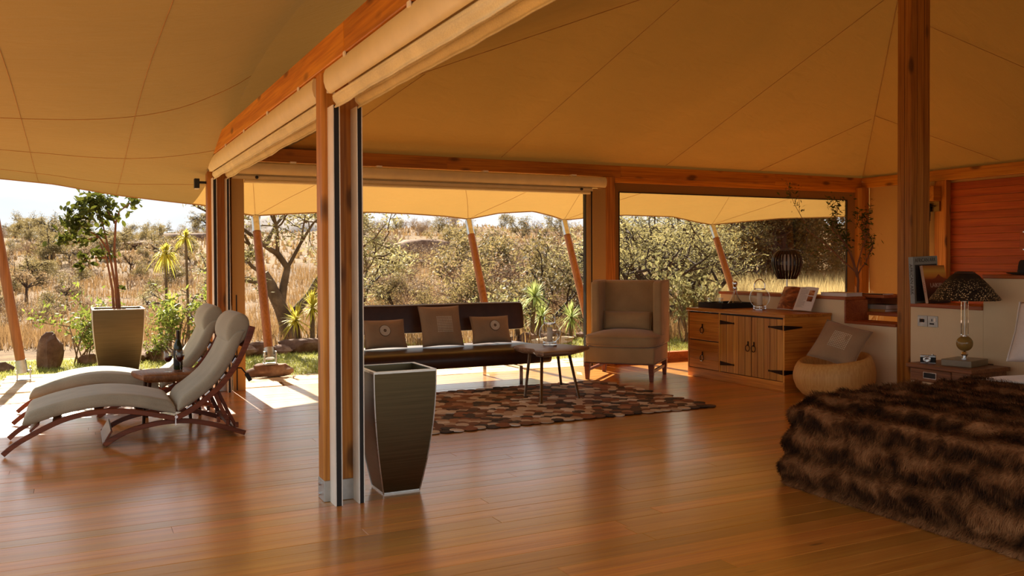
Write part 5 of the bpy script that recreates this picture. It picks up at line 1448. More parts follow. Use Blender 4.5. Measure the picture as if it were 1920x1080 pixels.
def sunset():
    t = NT('sunset_cover'); z = t.n('ShaderNodeSeparateXYZ', {0: t.n('ShaderNodeTexCoord').outputs['Object']}).outputs['Z']
    t.set(col=t.ramp(t.math('DIVIDE', z, BH2), [(0.0, srgb(40, 14, 8)), (0.35, srgb(92, 30, 14)), (0.62, srgb(150, 62, 22)), (0.72, srgb(196, 128, 44)), (0.85, srgb(204, 156, 62)), (1.0, srgb(150, 84, 34))]), rough=0.3)
    return t.mat
part('front_cover', MB().box((-BW2 / 2, -BT2 / 2, 0), (BW2 / 2, -BT2 / 2 + 0.003, BH2)), sunset(), b2, world=False)
part('back_cover', MB().box((-BW2 / 2, BT2 / 2 - 0.003, 0), (BW2 / 2, BT2 / 2, BH2)), M['black'], b2, world=False)
part('spine', MB().box((-BW2 / 2 - 0.003, -BT2 / 2, 0), (-BW2 / 2, BT2 / 2, BH2)), plain('cream_red_spine', srgb(206, 170, 140), 0.4, var=0.1), b2, world=False)
part('page_block', MB().box((-BW2 / 2, -BT2 / 2 + 0.003, 0.004), (BW2 / 2 - 0.004, BT2 / 2 - 0.003, BH2 - 0.004)), pm, b2, world=False)
hz = [(-BW2 / 2, 0.0), (BW2 / 2, 0.0), (BW2 / 2, 0.225), (0.10, 0.235), (0.07, 0.25), (0.045, 0.272), (0.032, 0.262), (0.0, 0.236), (-0.05, 0.222), (-BW2 / 2, 0.228)]
def dusk():
    t = NT('mountain_print'); z = t.n('ShaderNodeSeparateXYZ', {0: t.n('ShaderNodeTexCoord').outputs['Object']}).outputs['Z']
    t.set(col=t.ramp(t.math('DIVIDE', z, BH2), [(0.0, srgb(26, 12, 8)), (0.3, srgb(66, 24, 12)), (0.7, srgb(140, 62, 26))]), rough=0.3)
    return t.mat
part('mountain_print', MB().loops([[(x, -BT2 / 2 - 0.0009, z) for x, z in hz], [(x, -BT2 / 2 - 0.0001, z) for x, z in hz]]), dusk(), b2, world=False)
text('lettering', 'LAIKIPIA', 0.058, Matrix.Translation((0.01, -BT2 / 2 - 0.0012, 0.165)) @ FX, plain('cover_ink', srgb(200, 180, 160), 0.5), b2, 0.84)
text('lettering', 'LAIKIPIA', 0.026, Matrix.Translation((-BW2 / 2 - 0.0035, 0, 0.15)) @ Matrix.Rotation(-PI / 2, 4, 'Z') @ FX @ Matrix.Rotation(-PI / 2, 4, 'Z'), plain('spine_ink', srgb(170, 50, 34), 0.5), b2)
b2.rotation_euler = (math.radians(-12), 0, math.radians(-4))

# ---- on and behind the low wall
sl = thing('slatted_lamp', 'lamp with curved dark wooden slats on the low wall ledge', 'lamp', (7.18, 7.52, 0.9572))
part('foot', MB().lathe([(0, 0), (0.07, 0), (0.07, 0.01), (0, 0.012)], n=24), M['rim'], sl, world=False, smooth=40)
part('stem', MB().tube([(0, 0, 0.01), (0, 0, 0.30)], 0.008, 10), M['rim'], sl, world=False, smooth=40)
part('diffuser', MB().lathe([(0, 0.26), (0.055, 0.26), (0.06, 0.30), (0.06, 0.42), (0.055, 0.44), (0, 0.44)], n=20), M['ceramic'], sl, world=False, smooth=40)
dk = plain('smoked_slat', srgb(46, 26, 16), 0.3)
for i in range(24):
    a = 2 * PI * i / 24
    arc = []
    for k in range(9):
        b = k / 8
        r = interp([0, .2, .45, .7, .88, 1], [0.10, 0.135, 0.162, 0.168, 0.14, 0.10], b); z = 0.165 + 0.315 * b
        arc.append((r * math.cos(a), r * math.sin(a), z))
    arc.append((0.085 * math.cos(a), 0.085 * math.sin(a), 0.487))
    part('slat', MB().bar(arc, 0.02, 0.006, side=Vector((-math.sin(a), math.cos(a), 0))), dk, sl, world=False)
part('top_ring', MB().lathe([(0.03, 0.478), (0.1, 0.478), (0.1, 0.486), (0.03, 0.486)], n=24), dk, sl, world=False)
part('bottom_ring', MB().lathe([(0.008, 0.19), (0.1, 0.19), (0.1, 0.196), (0.008, 0.196)], n=24), dk, sl, world=False)
bk_ = thing('closed_book', 'pale closed book lying on the low wall ledge before the ficus', 'book', (7.185, 6.74, 0.9572), math.radians(3))
part('cover', MB().box((-0.12, -0.17, 0), (0.12, 0.17, 0.004)).box((-0.12, -0.17, 0.034), (0.12, 0.17, 0.038)), plain('pale_cover', srgb(206, 196, 166), 0.5), bk_, world=False)
part('page_block', MB().box((-0.117, -0.167, 0.004), (0.115, 0.165, 0.034)), pm, bk_, world=False)
dkk = thing('desk', 'dark wooden desk with a raised shelf behind the low wall', 'desk', (7.62, 6.5, 0))
part('desk_top', MB().box((7.33, 5.96, 0.765), (7.9, 7.1, 0.80)), M['sill'], dkk, bevel=0.004)
part('side', MB().box((7.33, 5.96, 0), (7.9, 5.99, 0.765)), M['sill'], dkk); part('side', MB().box((7.33, 7.07, 0), (7.9, 7.1, 0.765)), M['sill'], dkk)
part('raised_shelf', MB().box((7.34, 6.33, 0.945), (7.72, 6.70, 0.975)), M['sill'], dkk, bevel=0.003)
part('shelf_side', MB().box((7.34, 6.67, 0.80), (7.72, 6.70, 0.945)), M['sill'], dkk); part('shelf_back', MB().box((7.70, 6.33, 0.80), (7.72, 6.67, 0.945)), M['sill'], dkk)
def flatbook(label, x, y, z, w, d, h, col, rz=0, spine=None):
    t = thing('stacked_book', label, 'book', (x, y, z), rz, group='books on the desk')
    part('cover', MB().box((-w / 2, -d / 2, 0), (w / 2, d / 2, 0.003)).box((-w / 2, -d / 2, h - 0.003), (w / 2, d / 2, h)).box((-w / 2, -d / 2, 0.003), (-w / 2 + 0.003, d / 2, h - 0.003)), plain('cover_%d' % int(col[0] * 1e4), col, 0.5), t, world=False)
    part('page_block', MB().box((-w / 2 + 0.003, -d / 2 + 0.003, 0.003), (w / 2 - 0.004, d / 2 - 0.003, h - 0.003)), pm, t, world=False)
flatbook('tan book at the bottom of the desk stack', 7.50, 6.50, 0.8005, 0.22, 0.28, 0.026, srgb(176, 128, 60))
flatbook('grey book on top of the desk stack', 7.50, 6.50, 0.827, 0.2, 0.26, 0.045, srgb(150, 140, 128), 0.05)
t = thing('white_notebook', 'white notebook lying on the raised shelf of the desk', 'notebook', (7.48, 6.53, 0.9755), 0.12)
part('cover', MB().box((-0.09, -0.12, 0), (0.09, 0.12, 0.008)), pm, t, world=False); part('binding', MB().box((-0.093, -0.12, 0), (-0.09, 0.12, 0.0085)), M['black'], t, world=False)
t = thing('desk_box', 'black box standing at the end of the desk book stack', 'box', (7.56, 6.22, 0.8005))
part('box', MB().box((-0.06, -0.035, 0), (0.06, 0.035, 0.12)), M['black'], t, world=False, bevel=0.003); part('lid', MB().box((-0.063, -0.038, 0.12), (0.063, 0.038, 0.135)), M['black'], t, world=False, bevel=0.002)
t = thing('woven_runner', 'patterned brown runner lying on the desk end near the tall post', 'mat', (7.55, 6.05, 0.8005))
for i in range(4): part('stripe', MB().box((-0.17 + i * 0.085, -0.05, 0), (-0.088 + i * 0.085, 0.05, 0.006)), plain('runner_%d' % (i % 2), (srgb(150, 96, 40), srgb(70, 42, 24))[i % 2], 0.9), t, world=False)
# ================================================================== PLANTS AND LAND
M['bark'] = stone_mat('grey_bark', srgb(74, 58, 44), srgb(104, 84, 64), srgb(136, 114, 90))
M['twig'] = plain('dry_twig', srgb(122, 94, 68), 0.9, var=0.12)
M['darkbark'] = plain('dark_bark', srgb(66, 50, 38), 0.9, var=0.12)
M['redbark'] = plain('red_brown_bark', srgb(126, 80, 50), 0.8, var=0.1)
M['leaf_olive'] = leafm('olive_leaf', (srgb(70, 62, 38), srgb(110, 96, 60), srgb(150, 132, 88)))
M['leaf_grey'] = leafm('grey_dry_leaf', (srgb(104, 84, 58), srgb(148, 122, 88), srgb(184, 156, 116)), trans=0.25)
M['leaf_brown'] = leafm('brown_dry_leaf', (srgb(92, 70, 50), srgb(136, 106, 78), srgb(172, 140, 106)), trans=0.25)
M['leaf_feather'] = leafm('acacia_leaflet', (srgb(92, 88, 52), srgb(138, 128, 82), srgb(178, 166, 116)))
M['leaf_green'] = leafm('fresh_green_leaf', (srgb(62, 74, 24), srgb(108, 120, 44), srgb(158, 166, 76)))
M['leaf_dark'] = leafm('dark_glossy_leaf', (srgb(34, 42, 16), srgb(58, 66, 24), srgb(96, 98, 36)), trans=0.3, rough=0.3)
M['leaf_yucca'] = leafm('yucca_blade', (srgb(96, 116, 50), srgb(146, 160, 84), srgb(200, 204, 130)), trans=0.3)
M['leaf_yellow'] = leafm('yellow_blade', (srgb(128, 120, 32), srgb(180, 166, 56), srgb(214, 196, 90)), trans=0.4)
M['leaf_forest'] = leafm('forest_leaf', (srgb(56, 48, 28), srgb(92, 78, 44), srgb(132, 108, 62)))
M['drygrass'] = leafm('dry_grass_blade', (srgb(100, 74, 46), srgb(136, 104, 66), srgb(172, 138, 94)), trans=0.2)
M['palegrass'] = leafm('pale_grass_blade', (srgb(160, 130, 84), srgb(200, 168, 114), srgb(224, 198, 148)), trans=0.3)
M['lawngrass'] = leafm('lawn_blade', (srgb(92, 100, 36), srgb(128, 130, 56), srgb(168, 164, 90)), trans=0.35)

def grow(mb, tips, p, d, L, r, lev, R, spread=0.6, up=0.15, kids=(2, 4), wob=0.25, shrink=0.68, sides=(6, 5, 4, 3, 3)):
    n = 4 if lev > 0 else 3
    pts = [Vector(p)]; d = Vector(d).normalized()
    for i in range(n):
        d = (d + Vector((R.gauss(0, wob), R.gauss(0, wob), R.gauss(0, wob) + up * 0.3))).normalized()
        pts.append(pts[-1] + d * (L / n))
    mb.tube(pts, [max(0.0025, r * (1 - 0.45 * i / n)) for i in range(n + 1)], sides[min(len(sides) - 1, max(0, 3 - lev))], cap=False)
    if lev <= 1:
        tips.extend((q, d) for q in pts[1:])
    if lev > 0:
        for k in range(R.randint(*kids)):
            i = R.randint(max(1, n // 2), n)
            a = Vector((R.gauss(0, 1), R.gauss(0, 1), R.gauss(0, 0.6) + up)).normalized()
            grow(mb, tips, pts[i], (d * (1 - spread) + a * spread), L * shrink * R.uniform(.75, 1.15), r * 0.55, lev - 1, R, spread, up, kids, wob, shrink, sides)
def leaves(tips, per, size, R, flat=1.0, jitter=0.12, long=1.0):
    mb = MB()
    for p, d in tips:
        for k in range(per):
            c = p + Vector((R.gauss(0, jitter), R.gauss(0, jitter), R.gauss(0, jitter * flat)))
            s = size * R.uniform(.6, 1.3)
            a = Vector((R.gauss(0, 1), R.gauss(0, 1), R.gauss(0, .7))).normalized(); b = a.orthogonal().normalized()
            b = (b + a.cross(b) * R.uniform(-1, 1)).normalized()
            mb.add([c - a * s * long, c + b * s * .45, c + a * s * long, c - b * s * .45], [(0, 1, 2, 3)])
    return mb
PROTO = {}
def proto(key, stems, leavesmb, smat, lmat):
    PROTO[key] = (mesh_of(stems, 'branches', smat), mesh_of(leavesmb, 'foliage', lmat) if leavesmb and leavesmb.f else None)
def plant(key, name, label, cat, loc, sc, rz, group=None, szz=1.0):
    t = bpy.data.objects.new(name, None); COL.objects.link(t); t.empty_display_size = 0.2
    t.location = loc; t.rotation_euler = (0, 0, rz); t.scale = (sc, sc, sc * szz)
    tag(t, label, cat, group)
    b, f = PROTO[key]
    o = inst('branches', b, t)
    if f: o = inst('foliage', f, t); o['kind'] = 'stuff'
    return t
# prototypes --------------------------------------------------------
for i in range(4):      # bare thorn bushes, about 1.8 m
    R = random.Random(100 + i); s = MB(); tips = []
    for k in range(8):
        a = R.uniform(0, 2 * PI)
        grow(s, tips, (R.gauss(0, .12), R.gauss(0, .12), 0), (math.cos(a) * .75, math.sin(a) * .75, 1.0), R.uniform(.6, 1.0), 0.022, 3, R, 0.62, 0.12, (2, 4), 0.2, 0.66)
    proto('thorn%d' % i, s, leaves(tips[::2] if i % 2 else tips[::3], 2, 0.03, R, 1, .10), M['twig'], M['leaf_grey'] if i % 2 else M['leaf_brown'])
for i in range(3):      # olive bushes, about 2 m, leafier
    R = random.Random(200 + i); s = MB(); tips = []
    for k in range(5):
        a = R.uniform(0, 2 * PI)
        grow(s, tips, (0, 0, 0), (math.cos(a) * .6, math.sin(a) * .6, 1.0), R.uniform(.7, 1.1), 0.035, 3, R, 0.6, 0.15, (2, 3), 0.18, 0.66)
    proto('olive%d' % i, s, leaves(tips, 7, 0.05, R, 1, .12), M['darkbark'], M['leaf_olive'])
for i in range(2):      # flat-topped umbrella trees, about 3.2 m
    R = random.Random(300 + i); s = MB(); tips = []
    top = []
    s.tube([(0, 0, 0), (0.05, 0.02, .6), (0.02, 0.06, 1.2)], [0.12, 0.1, 0.09], 7)
    for k in range(7):
        a = 2 * PI * k / 7 + R.uniform(-.3, .3)
        grow(s, top, (0.02, 0.06, 1.15), (math.cos(a) * 1.0, math.sin(a) * 1.0, 0.85), R.uniform(1.1, 1.5), 0.06, 2, R, 0.55, -0.05, (2, 4), 0.14, 0.6)
    proto('umbrella%d' % i, s, leaves(top, 10, 0.055, R, .35, .16), M['darkbark'], M['leaf_grey'] if i else M['leaf_olive'])
for i in range(3):      # feathery acacias with drooping sprays, about 3.5 m
    R = random.Random(400 + i); s = MB(); tips = []
    for k in range(3):
        a = 2 * PI * k / 3 + R.uniform(-.5, .5)
        grow(s, tips, (0, 0, 0), (math.cos(a) * .5, math.sin(a) * .5, 1.0), R.uniform(1.3, 1.7), 0.075, 4, R, 0.58, 0.02, (2, 4), 0.16, 0.66)
    proto('acacia%d' % i, s, leaves(tips, 4, 0.024, R, .45, .10, 1.7), M['darkbark'], M['leaf_feather'])
for i in range(3):      # tall woodland trees, about 7 m
    R = random.Random(500 + i); s = MB(); tips = []
    s.tube([(0, 0, 0), (0.06, 0, 1.4), (-0.02, .05, 2.6), (0.05, 0.05, 4.2)], [0.13, 0.11, 0.1, 0.06], 7)
    for k in range(9):
        a = R.uniform(0, 2 * PI); h = R.uniform(1.0, 4.2)
        grow(s, tips, (0.02, 0.03, h), (math.cos(a), math.sin(a), R.uniform(.1, .9)), R.uniform(1.0, 1.6), 0.05, 3, R, 0.55, 0.05, (2, 3), 0.18, 0.64)
    proto('wood%d' % i, s, leaves(tips, 6, 0.07, R, 1, .2), M['darkbark'], M['leaf_forest'])
for i in range(2):      # leafy garden shrubs, about 1 m
    R = random.Random(600 + i); s = MB(); tips = []
    for k in range(7):
        a = R.uniform(0, 2 * PI)
        grow(s, tips, (R.gauss(0, .05), R.gauss(0, .05), 0), (math.cos(a) * .35, math.sin(a) * .35, 1.0), R.uniform(.35, .6), 0.012, 2, R, 0.5, 0.2, (2, 3), 0.15, 0.7)
    proto('shrub%d' % i, s, leaves(tips, 4, 0.038, R, 1, .05), M['twig'], M['leaf_green'])
M['leaf_sage'] = leafm('sage_leaf', (srgb(84, 80, 50), srgb(118, 114, 74), srgb(154, 148, 104)))
for i in range(2): PROTO['sage%d' % i] = (PROTO['shrub%d' % i][0], PROTO['shrub%d' % i][1].copy()); PROTO['sage%d' % i][1].materials[0] = M['leaf_sage']
def blades(cnt, L, w, R, c=(0, 0, 0), emin=-0.5, emax=1.45, droop=0.35, seg=4):
    mb = MB(); c = Vector(c)
    for i in range(cnt):
        a = R.uniform(0, 2 * PI); e = emin + (emax - emin) * R.random() ** 0.8
        d = Vector((math.cos(a) * math.cos(e), math.sin(a) * math.cos(e), math.sin(e))); sd = Vector((-math.sin(a), math.cos(a), 0))
        l = L * R.uniform(.75, 1.1); pts = []
        for k in range(seg + 1):
            f = k / seg
            p = c + d * l * f + Vector((0, 0, -droop * l * f * f * (1 - abs(math.sin(e)) * .6)))
            ww = w * (0.7 + 0.6 * f if f < .4 else (1 - f) / .6 * .94) 
            pts.append((p, ww))
        vs = []
        for p, ww in pts: vs += [p - sd * ww, p + sd * ww]
        mb.add(vs, [(2 * k, 2 * k + 1, 2 * k + 3, 2 * k + 2) for k in range(seg)])
    return mb
def yucca(label, loc, stems, mat, group=None, name='yucca', thatch=True, stemmat=None, sr=0.045):
    """stems: (dx, dy, height, lean_x, lean_y, blade length, blade width, count, droop)"""
    t = thing(name, label, 'plant', loc, group=group)
    for k, (dx, dy, h, lx, ly, bl, bw, n, dr) in enumerate(stems):
        R = random.Random(int(h * 1000) + k * 7 + n)
        top = (dx + lx, dy + ly, h)
        part('stem', MB().tube([(dx, dy, 0), (dx + lx * .35, dy + ly * .3, h * .5), top], [sr, sr * .84, sr * .9], 9), stemmat or M['bark'], t, world=False, smooth=50)
        part('leaf_rosette', blades(n, bl, bw, R, top, -0.7, 1.5, dr), mat, t, world=False, kind='stuff')
    return t

# ---- potted tree: thing = planter, tree as its parts
R = random.Random(77)
tw = MB()
stem = [[(-0.04, -0.02, 0.68), (-0.055, -0.02, 1.0), (-0.12, -0.03, 1.42), (-0.2, -0.04, 1.62)],
        [(0.0, 0.0, 0.68), (-0.02, 0.0, 1.05), (-0.09, 0.0, 1.5), (-0.16, 0.02, 1.85), (-0.25, 0.0, 2.02)],
        [(0.03, 0.02, 0.68), (0.0, 0.02, 1.1), (-0.03, 0.02, 1.5), (-0.01, 0.02, 1.85), (0.03, 0.0, 2.0), (0.15, 0.0, 2.1), (0.21, 0.0, 2.14)],
        [(-0.09, 0.0, 1.5), (-0.2, 0.02, 1.68), (-0.36, 0.0, 1.78), (-0.46, -0.02, 1.86)],
        [(-0.16, 0.02, 1.85), (-0.22, 0.03, 2.05), (-0.30, 0.0, 2.2)], [(-0.2, .02, 1.68), (-.4, .05, 1.62), (-.58, 0, 1.57)], [(-0.12, -.03, 1.42), (-.3, -.05, 1.42), (-.44, -.05, 1.36)], [(-.01, .02, 1.85), (-.1, .05, 2.0), (-.16, 0, 2.16)]]
for i, s in enumerate(stem): tw.tube(s, [0.020 - 0.015 * k / (len(s) - 1) * (1 if i < 3 else 1.0) - (0.004 if i > 2 else 0) for k in range(len(s))], 7)
part('tree_stems', tw, M['redbark'], POT, world=False, smooth=50)
lf = MB()
for k in range(1): lf.add([(0, 0, 0), (0.018, -0.3, -.02), (0.02, -0.3, 0.02), (0, 0, 0)], [])
lf = MB().add([(-.5, 0, 0), (-.2, .2, .05), (.15, .24, .05), (.5, 0, -.06), (.15, -.24, .05), (-.2, -.2, .05), (0, 0, -.02)], [(0, 1, 6), (1, 2, 6), (2, 3, 6), (3, 4, 6), (4, 5, 6), (5, 0, 6)])
lfm = mesh_of(lf, 'leaf', M['leaf_dark']); lfm2 = mesh_of(MB().add(lf.v, lf.f), 'leaf', M['leaf_green'])
clus = [((-0.28, 0, 2.14), .15, 46), ((-0.14, 0, 2.12), .13, 36), ((-0.40, 0, 2.02), .14, 42), ((-0.24, 0, 1.98), .16, 40), ((-0.08, 0, 1.94), .11, 22), ((-0.50, 0, 1.86), .12, 30), ((-0.36, 0, 1.84), .13, 24), ((-0.56, 0, 1.64), .11, 26), ((-0.40, 0, 1.66), .10, 20), ((-0.2, 0, 1.46), .09, 16), ((-0.36, 0, 1.41), .08, 14), ((-0.06, 0, 1.44), .06, 7), ((0.2, 0, 2.13), .075, 18), ((0.05, 0, 1.02), .04, 4), ((.14, 0, 1.98), .03, 3), ((-.44, 0, 1.32), .05, 6), ((-0.2, 0, 1.74), .08, 8)]
nl = 0; lmass = MB()
for c, sp, n in clus:
    for k in range(int(n * 1.7)):
        p = Vector(c) + Vector((R.gauss(0, sp * .62), R.gauss(0, sp * .8), R.gauss(0, sp * .5)))
        Mx = Matrix.Translation(p) @ Euler((R.uniform(-1.3, 1.3), R.uniform(-.3, 1.2), R.uniform(0, 6.3))).to_matrix().to_4x4() @ Matrix.Scale(R.uniform(.075, .125), 4)
        if nl < 290: inst('leaf', lfm2 if (c[2] < 1.7 and R.random() < .55) else lfm, POT, Mx)
        else:
            q = MB().add(lf.v, lf.f).xf(Mx); lmass.add(q.v, q.f)
        nl += 1
if lmass.f: part('leaf_mass', lmass, M['leaf_dark'], POT, world=False, kind='stuff')
POT['label'] = 'square pewter planter on the terrace edge with a small dark-leaved tree'

# ---- indoor ficus
fk = thing('potted_ficus', 'slender ficus in a pot on the desk behind the low wall', 'plant', (7.52, 6.83, 0.8005))
part('pot', MB().lathe([(0.0, 0), (0.06, 0), (0.085, 0.12), (0.088, 0.125), (0.078, 0.125), (0.07, 0.11), (0.0, 0.11)], n=24), plain('clay_pot', srgb(120, 84, 60), 0.7), fk, world=False, smooth=40)
tips = []; s = MB(); R = random.Random(5)
s.tube([(0, 0, .1), (0.01, 0, .3), (0, 0.01, .45)], [0.013, 0.012, 0.011], 7)
for d, L in (((-.3, .35, 1), .5), ((.1, -.3, 1), .45), ((-.1, .1, 1), .55), ((.2, -.1, 1), .4), ((-.4, .75, 1), .75)):
    grow(s, tips, (0, 0.01, R.uniform(.25, .45)), d, L, 0.009, 2, R, 0.4, 0.2, (2, 3), 0.13, 0.55)
part('stems', s, M['redbark'], fk, world=False)
part('foliage', leaves(tips, 5, 0.02, R, 1, .035, 1.4), M['leaf_dark'], fk, world=False, kind='stuff')

# ---- lawn edge: rocks, boulder, garden plants
rock('boulder', 'tall upright brown boulder at the lawn edge near the left pole', (-0.30, 13.0, -0.05), (0.155, 0.13, 0.47), 4.0, None, 'boulder')
k = 0
x = -1.2
while x < 11:
    yb = 13.2 + 0.5 * smooth(1.5, 3, x) + 0.25 * math.sin(x * 1.7) - 0.5 * smooth(4.5, 6.5, x) + 0.5 * smooth(9, 10, x)
    if not (-0.75 < x < 0.05):
        s = rnd.uniform(.11, .24)
        rock('border_rock', 'rough red-brown rock in the border along the lawn edge', (x, yb + rnd.uniform(-.15, .15), -0.05), (s, s * rnd.uniform(.6, .9), s * rnd.uniform(.7, 1.0)), 10 + k * 1.37, None, 'rock', 'rocks along the lawn edge', rz=rnd.uniform(0, 3))
        k += 1
    x += rnd.uniform(.22, .42)
rock('flat_rock', 'pale flat slab of rock lying behind the table lantern', (6.95, 12.6, -0.04), (0.42, 0.2, 0.16), 71.0, M['sand'], 'rock', None, 0.4)
rock('flat_rock', 'dark flat rock lying on the lawn below the tall yucca', (3.1, 13.35, -0.05), (0.36, 0.2, 0.26), 73.0, None, 'rock', None, 0.3)
plant('shrub0', 'garden_shrub', 'bright green broad-leaved shrub between boulder and potted tree', 'shrub', (0.06, 13.2, -0.03), 0.95, 0.4, szz=1.15)
plant('shrub1', 'garden_shrub', 'low bright green shrub at the foot of the potted tree', 'shrub', (0.36, 13.0, -0.03), 0.55, 2.0)
plant('shrub1', 'garden_shrub', 'green shrub with round leaves behind the wine bottle', 'shrub', (1.36, 13.3, -0.03), 1.0, 0.0, szz=1.2)
plant('shrub0', 'garden_shrub', 'low green shrub beside the wine glasses', 'shrub', (0.98, 13.1, -0.03), 0.5, 1.0)
plant('sage0', 'garden_shrub', 'pale green feathery shrub behind the right end of the sofa', 'shrub', (6.55, 13.6, -0.03), 0.95, 3.0)
plant('sage1', 'garden_shrub', 'tall fresh green shrub seen through the picture window beside the armchair', 'shrub', (*spot(1290, 14.6)[:2], -0.03), 1.3, 1.5, szz=1.2)
plant('sage0', 'garden_shrub', 'dense green shrub behind the decanter outside the picture window', 'shrub', (*spot(1352, 14.2)[:2], -0.03), 0.85, 0.5)
yucca('tall yellow-green palm-like plant with drooping crown behind the potted tree', (1.30, 14.9, -0.03), [(0, 0, 1.50, 0.0, 0, 0.32, 0.016, 110, 1.1), (0.06, 0.1, 0.62, 0.02, 0, 0.42, 0.014, 60, 0.5)], M['leaf_yellow'], name='cabbage_palm', sr=0.024)
yucca('slender palm-like plant with small yellow crown next to the corner post', (1.60, 15.2, -0.03), [(0.06, 0, 1.78, -0.03, 0, 0.25, 0.014, 70, 1.0)], M['leaf_yellow'], name='cabbage_palm', sr=0.024)
yucca('bushy bright yucca beside the twisted acacia trunk', (3.36, 14.2, -0.03), [(0.08, 0, 0.62, 0.0, 0, 0.42, 0.014, 110, 0.35), (-0.12, .1, 0.42, -.04, 0, 0.40, 0.014, 80, 0.4), (0.2, .05, 0.9, .05, 0, 0.36, 0.013, 80, 0.35)], M['leaf_yellow'])
yucca('spiky green yucca with round crown behind the table lantern', (6.75, 13.05, -0.03), [(0.08, 0, 0.76, 0.06, 0, 0.36, 0.013, 150, 0.45), (-0.14, .05, 0.5, -0.06, 0, 0.36, 0.013, 90, 0.6), (0.25, 0.1, 0.42, 0.08, 0, 0.34, 0.013, 70, 0.5)], M['leaf_yucca'])
yucca('small yucca beside the armchair blind track', (7.62, 13.1, -0.03), [(0, 0, 0.38, 0.0, 0, 0.38, 0.013, 100, 0.45)], M['leaf_yucca'])

# ---- the twisted acacia by the corner
R = random.Random(909); s = MB(); tips = []
bx, by = 3.35, 15.6
s.tube([(0, 0, -.05), (-0.02, 0, 0.25), (-0.12, 0, 0.55), (-0.30, 0, 0.95), (-0.42, 0, 1.15)], [0.17, 0.13, 0.12, 0.11, 0.10], 9)
s.tube([(-0.02, 0, 0.22), (0.16, .05, 0.5), (0.38, .1, 0.72), (0.55, .1, 1.0), (0.75, .1, 1.25)], [0.11, 0.09, 0.08, 0.07, 0.05], 8)
s.tube([(-0.12, 0, 0.6), (-0.06, .05, 0.95), (0.02, .1, 1.25), (-0.15, .1, 1.5), (-.35, .1, 1.62)], [0.08, 0.07, 0.06, 0.055, 0.04], 8)
for p, d in (((-0.42, 0, 1.15), (-.8, 0, .7)), ((-0.42, 0, 1.15), (-.2, .1, 1)), ((-.35, .1, 1.62), (-.7, .2, .6)), ((-.35, .1, 1.62), (.4, .2, .9)), ((0.75, .1, 1.25), (.8, 0, .5)), ((0.75, .1, 1.25), (.1, .3, 1)), ((0.02, .1, 1.25), (.6, 0, .8)), ((-.3, 0, .95), (-1, .1, .25)), ((.38, .1, .72), (.9, -.1, .35)), ((-.15, .1, 1.5), (.1, -.3, 1)), ((-.42, 0, 1.15), (-.6, -.4, .8)), ((.55, .1, 1.), (.4, -.4, .7))):
    grow(s, tips, p, d, R.uniform(.8, 1.1), 0.04, 3, R, 0.5, 0.02, (2, 4), 0.17, 0.66)
t = thing('acacia_tree', 'gnarled grey acacia with forked trunk beyond the lawn corner', 'tree', (bx, by, -0.02))
s.v = [(x + bx, y + by, z - .02) for x, y, z in s.v]
part('trunk_and_branches', s, M['bark'], t, smooth=60)
fm_ = leaves([(p, d) for p, d in tips], 7, 0.03, R, .4, .10, 1.5); fm_.v = [(x + bx, y + by, z - .02) for x, y, z in fm_.v]
part('foliage', fm_, M['leaf_feather'], t, kind='stuff')

# ---- trees and bushes of the bush beyond (individuals)
def put(keys, name, label, cat, u, d, sc, group=None, szz=1.0, sink=0.05):
    x, y, z = spot(u, d)
    return plant(keys[int(rnd.random() * len(keys))], name, label, cat, (x, y, z - sink), sc, rnd.uniform(0, 6.28), group, szz)
TH = ['thorn0', 'thorn1', 'thorn2', 'thorn3']; OL = ['olive0', 'olive1', 'olive2']; UM = ['umbrella0', 'umbrella1']; AC = ['acacia0', 'acacia1', 'acacia2']; WD = ['wood0', 'wood1', 'wood2']
put(UM, 'umbrella_tree', 'dark flat-topped tree on the far slope right of the potted tree', 'tree', 222, 80, 0.85)
put(['umbrella0'], 'umbrella_tree', 'small round-crowned tree in the left grassland above the boulder', 'tree', 72, 44, 0.5)
put(['umbrella1'], 'umbrella_tree', 'wide brown flat-topped tree left of the potted tree stems', 'tree', 50, 34, 0.5)
put(UM, 'skyline_tree', 'lone dark tree breaking the skyline at the far left', 'tree', 58, 135, 1.3)
put(OL, 'skyline_tree', 'dark round tree on the hilltop seen above the sofa', 'tree', 822, 92, 1.1)
for u, d, s in ((20, 22, .5), (112, 27, .5), (165, 30, .55), (255, 26, .5), (285, 31, .6), (345, 24, .55), (372, 20, .75), (10, 30, .6), (140, 48, .9), (60, 60, 1.0), (250, 52, .9), (330, 44, .8), (200, 66, 1.0), (290, 40, .7), (-60, 26, .6), (-40, 40, .8)):
    put(TH, 'thorn_bush', 'dry brown thorn bush in the grassland beyond the deck', 'bush', u, d, s * 0.9, 'thorn bushes beyond the deck')
for i in range(110):
    d = 42 + 92 * rnd.random() ** .8; u = rnd.uniform(-90, 480)
    put(OL + TH + UM[:1], 'hill_bush', 'small dark bush on the distant slope at the left', 'bush', u, d, rnd.uniform(.45, 1.0) * (0.5 + d / 120), 'bushes on the distant left slope')
for i in range(34):
    u = -60 + 560 * i / 33 + rnd.uniform(-8, 8)
    put(OL + TH, 'ridge_bush', 'dark bush along the skyline ridge at the left', 'bush', u, rnd.uniform(118, 140), rnd.uniform(0.7, 1.3), 'bushes along the left skyline')
for i in range(46):
    u = rnd.uniform(-80, 400); d = 22 + 40 * rnd.random()
    put(OL + TH + UM, 'veld_bush', 'dark grey-brown bush scattered over the left grassland', 'bush', u, d, rnd.uniform(.28, .5) * (0.7 + d / 60), 'bushes over the left grassland')
put(AC, 'acacia_tree', 'pale green spreading acacia leaning past the far left opening', 'tree', 392, 19, 0.7)
